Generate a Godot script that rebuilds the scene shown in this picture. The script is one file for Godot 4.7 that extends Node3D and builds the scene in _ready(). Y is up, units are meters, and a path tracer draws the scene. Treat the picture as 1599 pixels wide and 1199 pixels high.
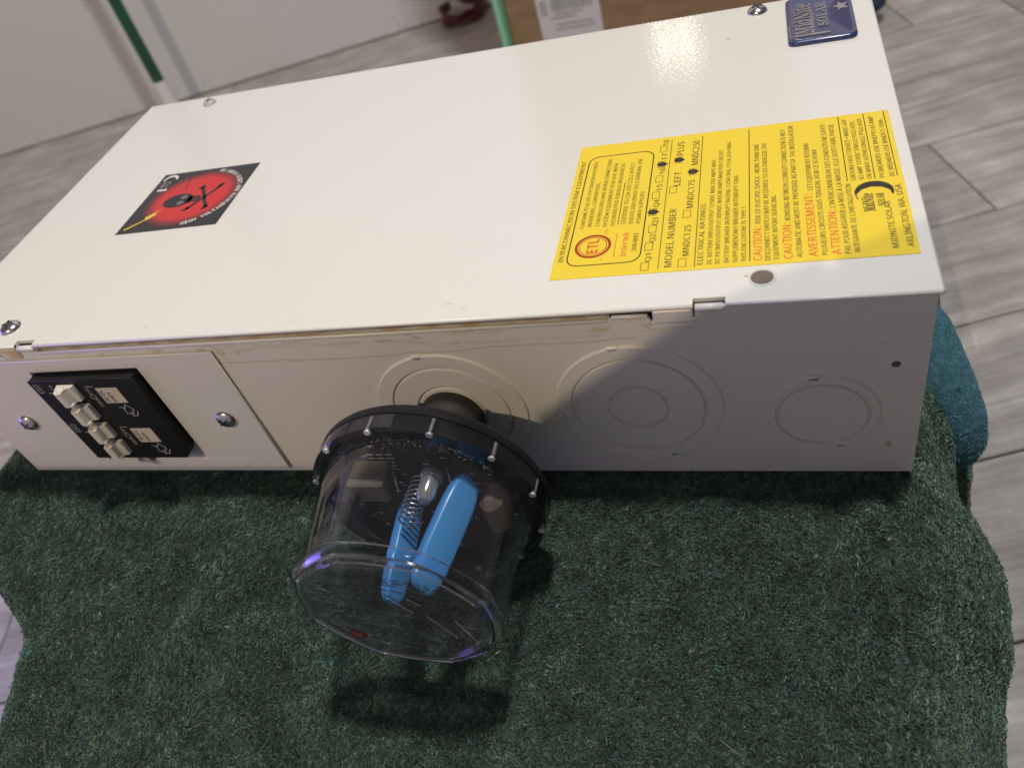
extends Node3D

# All sizes below are measured in widths of the enclosure and turned to metres by S.
const S := 0.464
const D := 0.5344
const H := 0.2083
const OY := 0.32016            # height of the enclosure's underside above the floor
const WALL_DIR := Vector3(0.9491, 0, -0.3150)
const WALL_NORMAL := Vector3(0.3150, 0, 0.9491)

var rng := RandomNumberGenerator.new()
var M := {}
var used := {}

func _ready():
	rng.seed = 4711
	setup_camera()
	setup_lights()
	make_materials()
	build_floor()
	build_wall()
	build_support()
	build_blanket()
	build_teal_cloth()
	build_enclosure()
	build_arrester()
	build_background()
	build_light_blockers()

# ---------------------------------------------------------------- camera and light
func setup_camera():
	var cam := Camera3D.new()
	cam.name = "camera"
	add_child(cam)
	var right := Vector3(0.9508019, -0.2443034, -0.1905035)
	var down := Vector3(-0.0316131, -0.6882263, 0.7248070)
	var ahead := Vector3(-0.3081824, -0.6831255, -0.6620900)
	cam.transform = Transform3D(Basis(right, -down, -ahead), Vector3(0.8864463 * S, 0.6259179 * S + OY, 0.4835587 * S))
	var lens := CameraAttributesPhysical.new()
	lens.frustum_focal_length = 25.295
	lens.frustum_focus_distance = 0.36
	lens.exposure_aperture = 9.0
	lens.frustum_near = 0.01
	lens.frustum_far = 60.0
	cam.attributes = lens
	cam.fov = 50.757
	cam.near = 0.01
	cam.far = 60.0
	cam.current = true
	var env := Environment.new()
	env.background_mode = Environment.BG_COLOR
	env.background_color = Color(0.36, 0.345, 0.36)
	env.tonemap_mode = Environment.TONE_MAPPER_LINEAR
	env.tonemap_exposure = 1.0
	env.sdfgi_enabled = true
	env.ssao_enabled = true
	env.ssil_enabled = true
	var we := WorldEnvironment.new()
	we.name = "environment"
	we.environment = env
	add_child(we)

func lamp_bulb(called: String, label: String, category: String, at: Vector3, radius: float, energy: float, tint: Color, glow: float, cord: float):
	var t := thing(called, label, category, at)
	var st := SurfaceTool.new()
	st.begin(Mesh.PRIMITIVE_TRIANGLES)
	var prof := PackedVector2Array()
	for i in 13:
		var a := -PI / 2 + PI * i / 12.0
		prof.append(Vector2(maxf(cos(a) * radius, 0.0), sin(a) * radius))
	lathe(st, prof, Transform3D.IDENTITY, 20)
	var m := StandardMaterial3D.new()
	m.albedo_color = Color(0.9, 0.9, 0.88)
	m.emission_enabled = true
	m.emission = tint
	m.emission_energy_multiplier = glow
	part("glowing_bulb", st, m, t)
	st = start()
	lathe(st, PackedVector2Array([Vector2(0, 0.05), Vector2(0.014, 0.05), Vector2(0.014, 0), Vector2(0.018, -0.005), Vector2(0.0, -0.006)]), Transform3D(Basis.IDENTITY, Vector3(0, radius + 0.004, 0)), 16)
	part("socket", st, M_plain(Color(0.85, 0.84, 0.8), 0.5), t)
	if cord > 0:
		st = start()
		tube(st, [Vector3(0, radius + 0.05, 0), Vector3(0, radius + 0.05 + cord, 0)], [0.003, 0.003], 8)
		part("cord", st, M_plain(Color(0.8, 0.8, 0.78), 0.6), t)
	var l := OmniLight3D.new()
	l.name = "light"
	l.light_color = tint
	l.light_energy = energy
	l.light_size = radius
	l.omni_range = 12.0
	l.omni_attenuation = 2.0
	l.shadow_enabled = true
	t.add_child(l)

func setup_lights():
	# added unseen lamps: main one above and behind the enclosure, second in front, left
	lamp_bulb("added_pendant_lamp", "added unseen white globe lamp hanging above the enclosure as main light", "lamp", P(1.3, 4.3, -0.60), 0.075, 2.62, Color(0.99, 0.985, 0.98), 6.0, 0.3)
	lamp_bulb("added_warm_bulb", "added unseen small warm bulb lighting the enclosure front", "lamp", P(-0.37, 4.64, 3.66), 0.01, 2.75, Color(1.0, 0.90, 0.74), 12.0, 0.3)
	# added unseen screen on the floor to the left, giving the violet tint
	var t := thing("added_violet_screen", "added unseen flat screen glowing violet to tint the left side", "screen", Vector3(-0.95, 0, 0.12), deg_to_rad(78))
	var st := start()
	cbox(st, Vector3(0, 0.38, -0.02), Vector3(0.62, 0.37, 0.03), 0.004)
	cbox(st, Vector3(0, 0.11, -0.025), Vector3(0.05, 0.2, 0.02), 0.003)
	cbox(st, Vector3(0, 0.006, -0.02), Vector3(0.26, 0.012, 0.17), 0.003)
	part("case", st, M_plain(Color(0.05, 0.05, 0.055), 0.4), t)
	st = start()
	cbox(st, Vector3(0, 0.38, -0.004), Vector3(0.59, 0.34, 0.003), 0.0005)
	var m := StandardMaterial3D.new()
	m.albedo_color = Color(0.02, 0.02, 0.03)
	m.emission_enabled = true
	m.emission = Color(0.42, 0.28, 1.0)
	m.emission_energy_multiplier = 0.6
	part("glowing_panel", st, m, t)
	var l := AreaLight3D.new()
	l.name = "light"
	l.area_size = Vector2(0.58, 0.33)
	l.light_color = Color(0.60, 0.50, 1.0)
	l.light_energy = 0.22
	l.shadow_enabled = true
	l.position = Vector3(0, 0.38, 0.006)
	l.rotation.y = PI
	t.add_child(l)

# ---------------------------------------------------------------- helpers
func P(x: float, y: float, z: float) -> Vector3:
	return Vector3(x * S, y * S + OY, z * S)

func U(x: float, y: float, z: float) -> Vector3:
	return Vector3(x, y, z) * S

func thing(called: String, label: String, category: String, at := Vector3.ZERO, turn := 0.0, group := "") -> Node3D:
	var o := Node3D.new()
	o.name = numbered(called)
	add_child(o)
	o.position = at
	o.rotation.y = turn
	o.set_meta("label", label)
	o.set_meta("category", category)
	if group:
		o.set_meta("group", group)
	return o

func numbered(called: String) -> String:
	var n: int = used.get(called, 0)
	used[called] = n + 1
	return called if n == 0 else "%s_%03d" % [called, n]

func start() -> SurfaceTool:
	var st := SurfaceTool.new()
	st.begin(Mesh.PRIMITIVE_TRIANGLES)
	return st

func part(called: String, st: SurfaceTool, m: Material, parent: Node, tangents := false) -> MeshInstance3D:
	st.generate_normals()
	if tangents:
		st.generate_tangents()
	var o := MeshInstance3D.new()
	o.name = called
	o.mesh = st.commit()
	o.material_override = m
	parent.add_child(o, true)
	return o

func tri(st: SurfaceTool, a: Vector3, b: Vector3, c: Vector3, out: Vector3):
	# front faces run clockwise
	if (b - a).cross(c - a).dot(out) > 0:
		st.add_vertex(a); st.add_vertex(c); st.add_vertex(b)
	else:
		st.add_vertex(a); st.add_vertex(b); st.add_vertex(c)

func quad(st: SurfaceTool, a: Vector3, b: Vector3, c: Vector3, d: Vector3, out: Vector3):
	tri(st, a, b, c, out)
	tri(st, a, c, d, out)

func cbox(st: SurfaceTool, center: Vector3, size: Vector3, ch: float, xf := Transform3D.IDENTITY):
	st.set_smooth_group(-1)
	var h := size * 0.5
	ch = minf(ch, minf(h.x, minf(h.y, h.z)) * 0.9)
	var mid := xf * center
	var pt := func(sx, sy, sz, flat_axis) -> Vector3:
		var v := Vector3(sx * (h.x - ch), sy * (h.y - ch), sz * (h.z - ch))
		v[flat_axis] = [sx, sy, sz][flat_axis] * h[flat_axis]
		return xf * (center + v)
	for ax in 3:
		var b := (ax + 1) % 3
		var c := (ax + 2) % 3
		for s in [-1, 1]:
			var q := []
			for e in [[-1, -1], [1, -1], [1, 1], [-1, 1]]:
				var sg := [0, 0, 0]
				sg[ax] = s; sg[b] = e[0]; sg[c] = e[1]
				q.append(pt.call(sg[0], sg[1], sg[2], ax))
			quad(st, q[0], q[1], q[2], q[3], (q[0] + q[2]) * 0.5 - mid)
			# the four edges between this axis and the next, once each
			for s2 in [-1, 1]:
				var e4 := []
				for k in [[-1, ax], [1, ax], [1, b], [-1, b]]:
					var sg := [0, 0, 0]
					sg[ax] = s; sg[b] = s2; sg[c] = k[0]
					e4.append(pt.call(sg[0], sg[1], sg[2], k[1]))
				quad(st, e4[0], e4[1], e4[2], e4[3], (e4[0] + e4[2]) * 0.5 - mid)
	for sx in [-1, 1]:
		for sy in [-1, 1]:
			for sz in [-1, 1]:
				var a: Vector3 = pt.call(sx, sy, sz, 0)
				var b2: Vector3 = pt.call(sx, sy, sz, 1)
				var c2: Vector3 = pt.call(sx, sy, sz, 2)
				tri(st, a, b2, c2, a + b2 + c2 - mid * 3)

func lathe(st: SurfaceTool, prof: PackedVector2Array, xf: Transform3D, segs: int, facets := 0, facet_depth := 0.0):
	# profile of (radius, height along y)
	var sg := 1
	for i in prof.size() - 1:
		var d := prof[i + 1] - prof[i]
		if i > 0 and absf((prof[i] - prof[i - 1]).angle_to(d)) > 0.6:
			sg += 1
		st.set_smooth_group(sg)
		var nrm := Vector2(d.y, -d.x)
		for k in segs:
			var a0 := TAU * k / segs
			var a1 := TAU * (k + 1) / segs
			var f0 := 1.0
			var f1 := 1.0
			if facets > 0:
				f0 = facet(a0, facets, facet_depth)
				f1 = facet(a1, facets, facet_depth)
			var p00 := xf * Vector3(cos(a0) * prof[i].x * f0, prof[i].y, sin(a0) * prof[i].x * f0)
			var p01 := xf * Vector3(cos(a1) * prof[i].x * f1, prof[i].y, sin(a1) * prof[i].x * f1)
			var p10 := xf * Vector3(cos(a0) * prof[i + 1].x * f0, prof[i + 1].y, sin(a0) * prof[i + 1].x * f0)
			var p11 := xf * Vector3(cos(a1) * prof[i + 1].x * f1, prof[i + 1].y, sin(a1) * prof[i + 1].x * f1)
			var am := (a0 + a1) * 0.5
			var out := xf.basis * Vector3(cos(am) * nrm.x, nrm.y, sin(am) * nrm.x)
			if prof[i].x > 1e-7:
				tri(st, p00, p01, p11, out)
			if prof[i + 1].x > 1e-7:
				tri(st, p00, p11, p10, out)

func facet(a: float, n: int, depth: float) -> float:
	var step := TAU / n
	var r := fposmod(a, step) - step * 0.5
	return lerpf(1.0, cos(step * 0.5) / cos(r) / cos(step * 0.5) * (1.0 - depth), 1.0) if false else 1.0 - depth * (1.0 - pow(absf(r) / (step * 0.5), 2.0))

func tube(st: SurfaceTool, pts: Array, radii: Array, segs: int, closed := false, squash := 1.0):
	st.set_smooth_group(1)
	var rings := []
	var n := pts.size()
	var side := Vector3.ZERO
	for i in n:
		var a: Vector3 = pts[(i - 1 + n) % n] if closed or i > 0 else pts[i]
		var b: Vector3 = pts[(i + 1) % n] if closed or i < n - 1 else pts[i]
		var dir := (b - a).normalized()
		if side == Vector3.ZERO:
			side = dir.cross(Vector3.UP if absf(dir.y) < 0.9 else Vector3.RIGHT).normalized()
		side = (side - dir * side.dot(dir)).normalized()
		var up := dir.cross(side)
		var ring := []
		for k in segs:
			var t := TAU * k / segs
			ring.append(pts[i] + (side * cos(t) + up * sin(t) * squash) * radii[i])
		rings.append(ring)
	for i in (n if closed else n - 1):
		var j := (i + 1) % n
		for k in segs:
			var l := (k + 1) % segs
			var out: Vector3 = rings[i][k] + rings[i][l] - pts[i] * 2
			quad(st, rings[i][k], rings[i][l], rings[j][l], rings[j][k], out)
	if not closed:
		for e in [0, n - 1]:
			var o: Vector3 = pts[e] - pts[1 if e == 0 else n - 2]
			for k in segs:
				tri(st, pts[e], rings[e][k], rings[e][(k + 1) % segs], o)

func flat(st: SurfaceTool, poly: PackedVector2Array, xf: Transform3D):
	# a filled outline lying in the transform's x, y plane
	st.set_smooth_group(-1)
	var ids := Geometry2D.triangulate_polygon(poly)
	for i in range(0, ids.size(), 3):
		var q := []
		for k in 3:
			var p := poly[ids[i + k]]
			q.append(xf * Vector3(p.x, p.y, 0))
		tri(st, q[0], q[1], q[2], xf.basis.z)

func slab(st: SurfaceTool, poly: PackedVector2Array, depth: float, xf: Transform3D):
	# the outline given thickness: from z = 0 back to -depth
	flat(st, poly, xf)
	st.set_smooth_group(-1)
	var ccw := not Geometry2D.is_polygon_clockwise(poly)
	for i in poly.size():
		var a := poly[i]
		var b := poly[(i + 1) % poly.size()]
		var o := Vector2(b.y - a.y, a.x - b.x) * (1.0 if ccw else -1.0)
		quad(st, xf * Vector3(a.x, a.y, 0), xf * Vector3(b.x, b.y, 0), xf * Vector3(b.x, b.y, -depth), xf * Vector3(a.x, a.y, -depth), xf.basis * Vector3(o.x, o.y, 0))

func stroke(st: SurfaceTool, pts: PackedVector2Array, w: float, xf: Transform3D, closed := false):
	st.set_smooth_group(-1)
	var n := pts.size()
	for i in (n if closed else n - 1):
		var a := pts[i]
		var b := pts[(i + 1) % n]
		var d := (b - a).normalized()
		var o := Vector2(-d.y, d.x) * w * 0.5
		a -= d * w * 0.2
		b += d * w * 0.2
		quad(st, xf * Vector3(a.x + o.x, a.y + o.y, 0), xf * Vector3(b.x + o.x, b.y + o.y, 0), xf * Vector3(b.x - o.x, b.y - o.y, 0), xf * Vector3(a.x - o.x, a.y - o.y, 0), xf.basis.z)

func ellipse(c: Vector2, r: Vector2, n := 28) -> PackedVector2Array:
	var o := PackedVector2Array()
	for i in n:
		o.append(c + Vector2(cos(TAU * i / n), sin(TAU * i / n)) * r)
	return o

func rounded(x0: float, y0: float, x1: float, y1: float, r: float, n := 6) -> PackedVector2Array:
	var o := PackedVector2Array()
	for c in [[x1 - r, y1 - r, 0], [x0 + r, y1 - r, 1], [x0 + r, y0 + r, 2], [x1 - r, y0 + r, 3]]:
		for i in n + 1:
			var a: float = PI / 2 * (c[2] + float(i) / n)
			o.append(Vector2(c[0] + cos(a) * r, c[1] + sin(a) * r))
	return o

var fonts := {}
func font_of(face: String, weight := 400) -> SystemFont:
	var key := face + str(weight)
	if not fonts.has(key):
		var f := SystemFont.new()
		f.font_names = PackedStringArray([face])
		f.font_weight = weight
		fonts[key] = f
	return fonts[key]

var cap_of := {}
func letters(st: SurfaceTool, text: String, at: Vector2, width: float, cap: float, xf: Transform3D, face := "Droid Sans", depth := 0.0, weight := 400):
	# text whose left end stands at `at` (baseline), stretched to that width and cap height
	var tm := TextMesh.new()
	tm.font = font_of(face, weight)
	tm.font_size = 24
	tm.pixel_size = 1.0 / 24.0
	tm.depth = 0.0 if depth == 0.0 else 0.2
	tm.curve_step = 1.0
	tm.horizontal_alignment = HORIZONTAL_ALIGNMENT_LEFT
	tm.vertical_alignment = VERTICAL_ALIGNMENT_BOTTOM
	var key := face + str(weight)
	if not cap_of.has(key):
		tm.text = "H"
		var hb := tm.get_aabb()
		cap_of[key] = Vector2(hb.position.y, hb.size.y)
	tm.text = text
	if tm.get_surface_count() == 0:
		return
	var box := tm.get_aabb()
	var c: Vector2 = cap_of[key]
	var sx := width / box.size.x if width > 0 else cap / c.y
	var sy := cap / c.y
	var sz := depth / 0.2 if depth > 0 else 1.0
	var local := Transform3D(Basis(Vector3(sx, 0, 0), Vector3(0, sy, 0), Vector3(0, 0, sz)), Vector3(at.x - box.position.x * sx, at.y - c.x * sy, 0))
	st.append_from(tm, 0, xf * local)

func commit_text(called: String, st: SurfaceTool, m: Material, parent: Node) -> MeshInstance3D:
	var o := MeshInstance3D.new()
	o.name = called
	o.mesh = st.commit()
	o.material_override = m
	parent.add_child(o, true)
	return o

# ---------------------------------------------------------------- materials
func M_plain(c: Color, rough: float, metal := 0.0) -> StandardMaterial3D:
	var m := StandardMaterial3D.new()
	m.albedo_color = c
	m.roughness = rough
	m.metallic = metal
	return m

func lin(r: float, g: float, b: float) -> Color:
	return Color(r, g, b).linear_to_srgb()

func fine_noise(freq: float, size: int, seed: int, octaves := 3) -> NoiseTexture2D:
	var n := FastNoiseLite.new()
	n.seed = seed
	n.noise_type = FastNoiseLite.TYPE_SIMPLEX_SMOOTH
	n.frequency = freq
	n.fractal_octaves = octaves
	var t := NoiseTexture2D.new()
	t.width = size
	t.height = size
	t.seamless = true
	t.noise = n
	return t

func orange_peel(m: StandardMaterial3D, strength: float, scale: float):
	var t := fine_noise(0.02, 512, 5, 2)
	t.as_normal_map = true
	t.bump_strength = 4.0
	m.normal_enabled = true
	m.normal_texture = t
	m.normal_scale = strength
	m.uv1_triplanar = true
	m.uv1_scale = Vector3(scale, scale, scale)

func make_materials():
	M.paint = M_plain(lin(0.72, 0.71, 0.69), 0.3)
	M.paint_plain = M_plain(lin(0.72, 0.71, 0.69), 0.32)
	M.flange = M_plain(lin(0.60, 0.50, 0.37), 0.6)
	M.black = M_plain(lin(0.012, 0.012, 0.013), 0.42)
	M.black_gloss = M_plain(lin(0.010, 0.010, 0.011), 0.25)
	M.black.metallic_specular = 0.28
	M.steel = M_plain(lin(0.62, 0.61, 0.60), 0.22, 1.0)
	M.steel_dark = M_plain(lin(0.1, 0.1, 0.1), 0.4, 1.0)
	M.yellow = M_plain(lin(0.83, 0.62, 0.035), 0.42)
	M.ink = M_plain(lin(0.022, 0.021, 0.015), 0.5)
	M.ink_red = M_plain(lin(0.70, 0.085, 0.02), 0.5)
	M.white_print = M_plain(lin(0.72, 0.7, 0.68), 0.5)
	M.grey_print = M_plain(lin(0.48, 0.48, 0.48), 0.5)
	M.navy = M_plain(lin(0.026, 0.036, 0.13), 0.22)
	M.navy.clearcoat_enabled = true
	M.navy.clearcoat = 0.7
	M.navy.clearcoat_roughness = 0.1
	M.silver = M_plain(lin(0.55, 0.54, 0.53), 0.28, 0.9)
	M.toggle = M_plain(lin(0.70, 0.67, 0.59), 0.42)
	M.blue = M_plain(lin(0.07, 0.34, 0.74), 0.22)
	M.blue.clearcoat_enabled = true
	M.blue.clearcoat = 0.5
	M.clear = StandardMaterial3D.new()
	M.clear.albedo_color = Color(0.30, 0.29, 0.32, 0.025)
	M.clear.transparency = BaseMaterial3D.TRANSPARENCY_ALPHA
	M.clear.roughness = 0.05
	M.clear.metallic_specular = 0.65
	M.clear.cull_mode = BaseMaterial3D.CULL_DISABLED
	M.clear_cover = StandardMaterial3D.new()
	M.clear_cover.albedo_color = Color(0.96, 0.955, 0.98, 0.0)
	M.clear_cover.roughness = 0.03
	M.clear_cover.refraction_enabled = true
	M.clear_cover.refraction_scale = 0.05
	M.clear_cover.transparency = BaseMaterial3D.TRANSPARENCY_ALPHA

# ---------------------------------------------------------------- setting
func plank_texture(seed: int, tone: Color) -> ImageTexture:
	var w := 1024
	var h := 176
	var long := FastNoiseLite.new()
	long.seed = seed
	long.frequency = 0.011
	long.fractal_octaves = 4
	var grain := FastNoiseLite.new()
	grain.seed = seed + 50
	grain.frequency = 0.06
	grain.fractal_octaves = 3
	var im := Image.create(w, h, false, Image.FORMAT_RGB8)
	for y in h:
		for x in w:
			var warp := long.get_noise_2d(x * 0.30, y * 0.5) * 13.0
			var a := long.get_noise_2d(x * 0.22 + 300, (y + warp) * 3.2)
			var g := grain.get_noise_2d(x * 0.12, (y + warp * 0.6) * 2.6)
			var f := grain.get_noise_2d(x * 1.6 + 900, y * 1.6)
			var k := clampf(0.50 + a * 0.62 + g * 0.34 + f * 0.14 + 0.5 * long.get_noise_2d(x * 0.9 + 70, y * 1.3 + 400), 0.0, 1.0)
			var c := tone.lerp(Color(tone.r * 0.62, tone.g * 0.60, tone.b * 0.60), 1.0 - k)
			if k > 0.72:
				c = c.lerp(Color(tone.r * 1.18, tone.g * 1.18, tone.b * 1.18), (k - 0.72) * 2.0)
			im.set_pixel(x, y, c.linear_to_srgb())
	im.generate_mipmaps()
	return ImageTexture.create_from_image(im)

func build_floor():
	var fl := Node3D.new()
	fl.name = "floor"
	fl.set_meta("kind", "structure")
	add_child(fl)
	var st := start()
	cbox(st, Vector3(0, -0.022, -0.2), Vector3(6.0, 0.036, 6.0), 0.001)
	part("grout_bed", st, M_plain(lin(0.17, 0.145, 0.125), 0.85), fl)
	var mats := []
	var tones := [Color(0.51, 0.475, 0.445), Color(0.46, 0.43, 0.405), Color(0.55, 0.515, 0.48), Color(0.49, 0.455, 0.425)]
	for i in 4:
		var m := M_plain(Color.WHITE, 0.42)
		m.albedo_texture = plank_texture(31 + i * 7, tones[i])
		mats.append(m)
	var pitch := 0.335 * S
	var length := 1.94 * S
	var gap := 0.0021
	# one plank with its top in the texture's own place
	var pst := start()
	pst.set_smooth_group(-1)
	var hx := (length - gap) / 2
	var hz := (pitch - gap) / 2
	var ch := 0.0009
	var top := [Vector3(-hx + ch, 0, -hz + ch), Vector3(hx - ch, 0, -hz + ch), Vector3(hx - ch, 0, hz - ch), Vector3(-hx + ch, 0, hz - ch)]
	var rim := [Vector3(-hx, -ch, -hz), Vector3(hx, -ch, -hz), Vector3(hx, -ch, hz), Vector3(-hx, -ch, hz)]
	var low := [Vector3(-hx, -0.006, -hz), Vector3(hx, -0.006, -hz), Vector3(hx, -0.006, hz), Vector3(-hx, -0.006, hz)]
	var put := func(v: Vector3):
		pst.set_uv(Vector2(v.x / length + 0.5, v.z / pitch + 0.5))
		pst.add_vertex(v)
	for t in [[top[0], top[1], top[2]], [top[0], top[2], top[3]]]:
		for v in t: put.call(v)
	for i in 4:
		var j := (i + 1) % 4
		for pair in [[rim, top], [low, rim]]:
			for v in [pair[0][i], pair[0][j], pair[1][j], pair[0][i], pair[1][j], pair[1][i]]: put.call(v)
	pst.generate_normals()
	var plank := pst.commit()
	var turn := Basis(WALL_DIR, Vector3.UP, WALL_NORMAL)
	var n := 0
	for row in range(-4, 9):
		var b := (-1.814 + 0.335 * (row + 0.5)) * S
		if b < -3.15 * S:
			continue
		# end joints seen in the photograph: a = 2.03 in row -1, a = 1.75 in row 2
		var shift := fposmod({-1: 2.03, 2: 1.75}.get(row, 0.37 + row * 0.71) as float, 1.94) * S
		for k in range(-3, 3):
			var a := shift + (k + 0.5) * length
			var o := MeshInstance3D.new()
			o.name = "plank"
			o.mesh = plank
			o.material_override = mats[(row * 3 + k * 5 + 40) % 4]
			var flip := turn if (row + k) % 2 == 0 else turn * Basis(Vector3.UP, PI)
			o.transform = Transform3D(flip, WALL_DIR * a + WALL_NORMAL * b)
			fl.add_child(o, true)
			n += 1

func build_wall():
	var w := Node3D.new()
	w.name = "wall"
	w.set_meta("kind", "structure")
	add_child(w)
	var basis := Basis(WALL_DIR, Vector3.UP, WALL_NORMAL)
	w.transform = Transform3D(basis, WALL_NORMAL * (-3.148 * S) + WALL_DIR * (-0.6 * S))
	var m := M_plain(Color.WHITE, 0.55)
	var iw := 2048
	var ih := 512
	var im := Image.create(iw, ih, false, Image.FORMAT_RGB8)
	im.fill(lin(0.66, 0.665, 0.69))
	# grime specks that gather along the foot of the wall
	var r := RandomNumberGenerator.new()
	r.seed = 9
	for c in 34:
		var cx := r.randf() * iw
		var count := r.randi_range(4, 16)
		for k in count:
			var x := int(cx + r.randfn(0, 14))
			var y := int(ih - absf(r.randfn(0, 10)) - 2)
			var s := r.randi_range(1, 3)
			for dx in s:
				for dy in s:
					if x + dx >= 0 and x + dx < iw and y + dy >= 0 and y + dy < ih:
						var base := im.get_pixel(x + dx, y + dy)
						im.set_pixel(x + dx, y + dy, base.lerp(lin(0.2, 0.19, 0.15), r.randf_range(0.2, 0.75)))
	im.generate_mipmaps()
	m.albedo_texture = ImageTexture.create_from_image(im)
	var st := start()
	st.set_smooth_group(-1)
	var wide := 2.4
	var tall := 0.6
	for v in [[-1, 1], [1, 1], [1, 0], [-1, 1], [1, 0], [-1, 0]]:
		st.set_uv(Vector2(v[0] * 0.5 + 0.5, 1.0 - v[1]))
		st.add_vertex(Vector3(v[0] * wide / 2, 0.003 + v[1] * tall, 0))
	part("painted_face", st, m, w)
	st = start()
	cbox(st, Vector3(0, 1.004, -0.054), Vector3(4.6, 2.0, 0.1), 0.001)
	cbox(st, Vector3(0, 1.304, -0.0015), Vector3(4.6, 1.4, 0.003), 0.0005)
	part("wall_body", st, M_plain(lin(0.66, 0.665, 0.69), 0.55), w)

func build_support():
	var t := thing("crate", "black plastic crate under the green blanket", "crate", Vector3(0.235, 0, -0.11))
	var m := M_plain(lin(0.015, 0.015, 0.016), 0.5)
	var st := start()
	var top := OY - 0.02
	cbox(st, Vector3(0, top / 2 + 0.004, 0), Vector3(0.40, top - 0.008, 0.24), 0.006)
	part("tub", st, m, t)
	st = start()
	cbox(st, Vector3(0, top - 0.02, 0), Vector3(0.412, 0.02, 0.252), 0.005)
	part("rim", st, m, t)
	st = start()
	cbox(st, Vector3(0, 0.004, 0), Vector3(0.37, 0.0078, 0.21), 0.002)
	part("foot", st, m, t)

# ---------------------------------------------------------------- blanket
var fold := FastNoiseLite.new()
var lump := FastNoiseLite.new()

func blanket_top(z: float) -> float:
	if z < 0:
		return -0.006
	return -0.006 - 0.10 * z - 0.42 * z * z

func blanket_point(a: float, b: float) -> Vector3:
	# a: across (0 to 1 on top, beyond it down the flanks, in widths), b: forward
	var z := b
	var y := 0.0
	if b <= 0.34:
		y = blanket_top(b)
	else:
		var e := b - 0.34
		z = 0.34 + 0.10 * (1.0 - exp(-e / 0.10))
		y = blanket_top(0.34) - e * 1.15
	if b < -0.56:
		var e := -0.56 - b
		z = -0.56 - 0.06 * (1.0 - exp(-e / 0.06))
		y = -0.006 - maxf(0.0, e - 0.02)
	var xl := -0.055 + 0.180 * smoothstep(0.04, 0.22, b)
	var xr := 0.985 - 0.03 * smoothstep(0.05, 0.3, b)
	var x := lerpf(xl, xr, clampf(a, 0, 1))
	if a > 1.0:
		var d := a - 1.0
		x += 0.135 * (1.0 - exp(-d / 0.14))
		y -= d - 0.022 * (1.0 - exp(-d / 0.022))
		x += 0.012 * sin(b * 26.0 + d * 5.0) * smoothstep(0.0, 0.15, d)
	elif a < 0.0:
		var d := -a
		x -= 0.055 * (1.0 - exp(-d / 0.05)) - 0.09 * smoothstep(0.12, 0.4, d)
		y -= d - 0.06 * (1.0 - exp(-d / 0.06))
		x -= 0.006 * sin(b * 17.0) * smoothstep(0.0, 0.15, d)
	else:
		# the ridge along the right edge of what lies underneath, and the dip beside it
		var k := (x - 0.965) / 0.012
		y += 0.008 * exp(-k * k) * smoothstep(0.0, 0.05, b)
		k = (x - 0.932) / 0.018
		y -= 0.016 * exp(-k * k) * smoothstep(0.0, 0.05, b)
	if b > 0.01 or a < -0.02 or a > 1.02:
		var s := smoothstep(0.01, 0.06, b) if (a >= 0 and a <= 1) else 1.0
		y += s * (0.010 * fold.get_noise_2d(x * 100.0, z * 100.0))
		x += (0.012 if (a < 0 or a > 1) else 0.0) * fold.get_noise_2d(y * 120.0, z * 120.0 + 50.0)
	y = maxf(y, -0.683)
	return Vector3(x, y, z)

func tuft_mesh(seed: int) -> ArrayMesh:
	# a few curly ribbons of wool
	var r := RandomNumberGenerator.new()
	r.seed = seed
	var tuft := start()
	tuft.set_smooth_group(1)
	for f in 8:
		var root := Vector3(r.randfn(0, 0.0006), -0.0004, r.randfn(0, 0.0006))
		var az := r.randf() * TAU
		var dir := Vector3(cos(az) * 0.8, 0.6, sin(az) * 0.8).normalized()
		var curl := Vector3(r.randfn(0, 1), r.randfn(-0.5, 0.6), r.randfn(0, 1)) * 1.0
		var wide := r.randf_range(0.00016, 0.00030)
		var step := r.randf_range(0.00040, 0.00072)
		var p := root
		for s in 4:
			var q := p + dir * step
			var side := dir.cross(Vector3(sin(az), 0.3, -cos(az))).normalized() * wide * (1.0 - s * 0.2)
			var side2 := side * (0.8 if s < 3 else 0.25)
			quad(tuft, p - side, p + side, q + side2, q - side2, Vector3.UP)
			p = q
			dir = (dir + curl).normalized()
	tuft.generate_normals()
	return tuft.commit()

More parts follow.
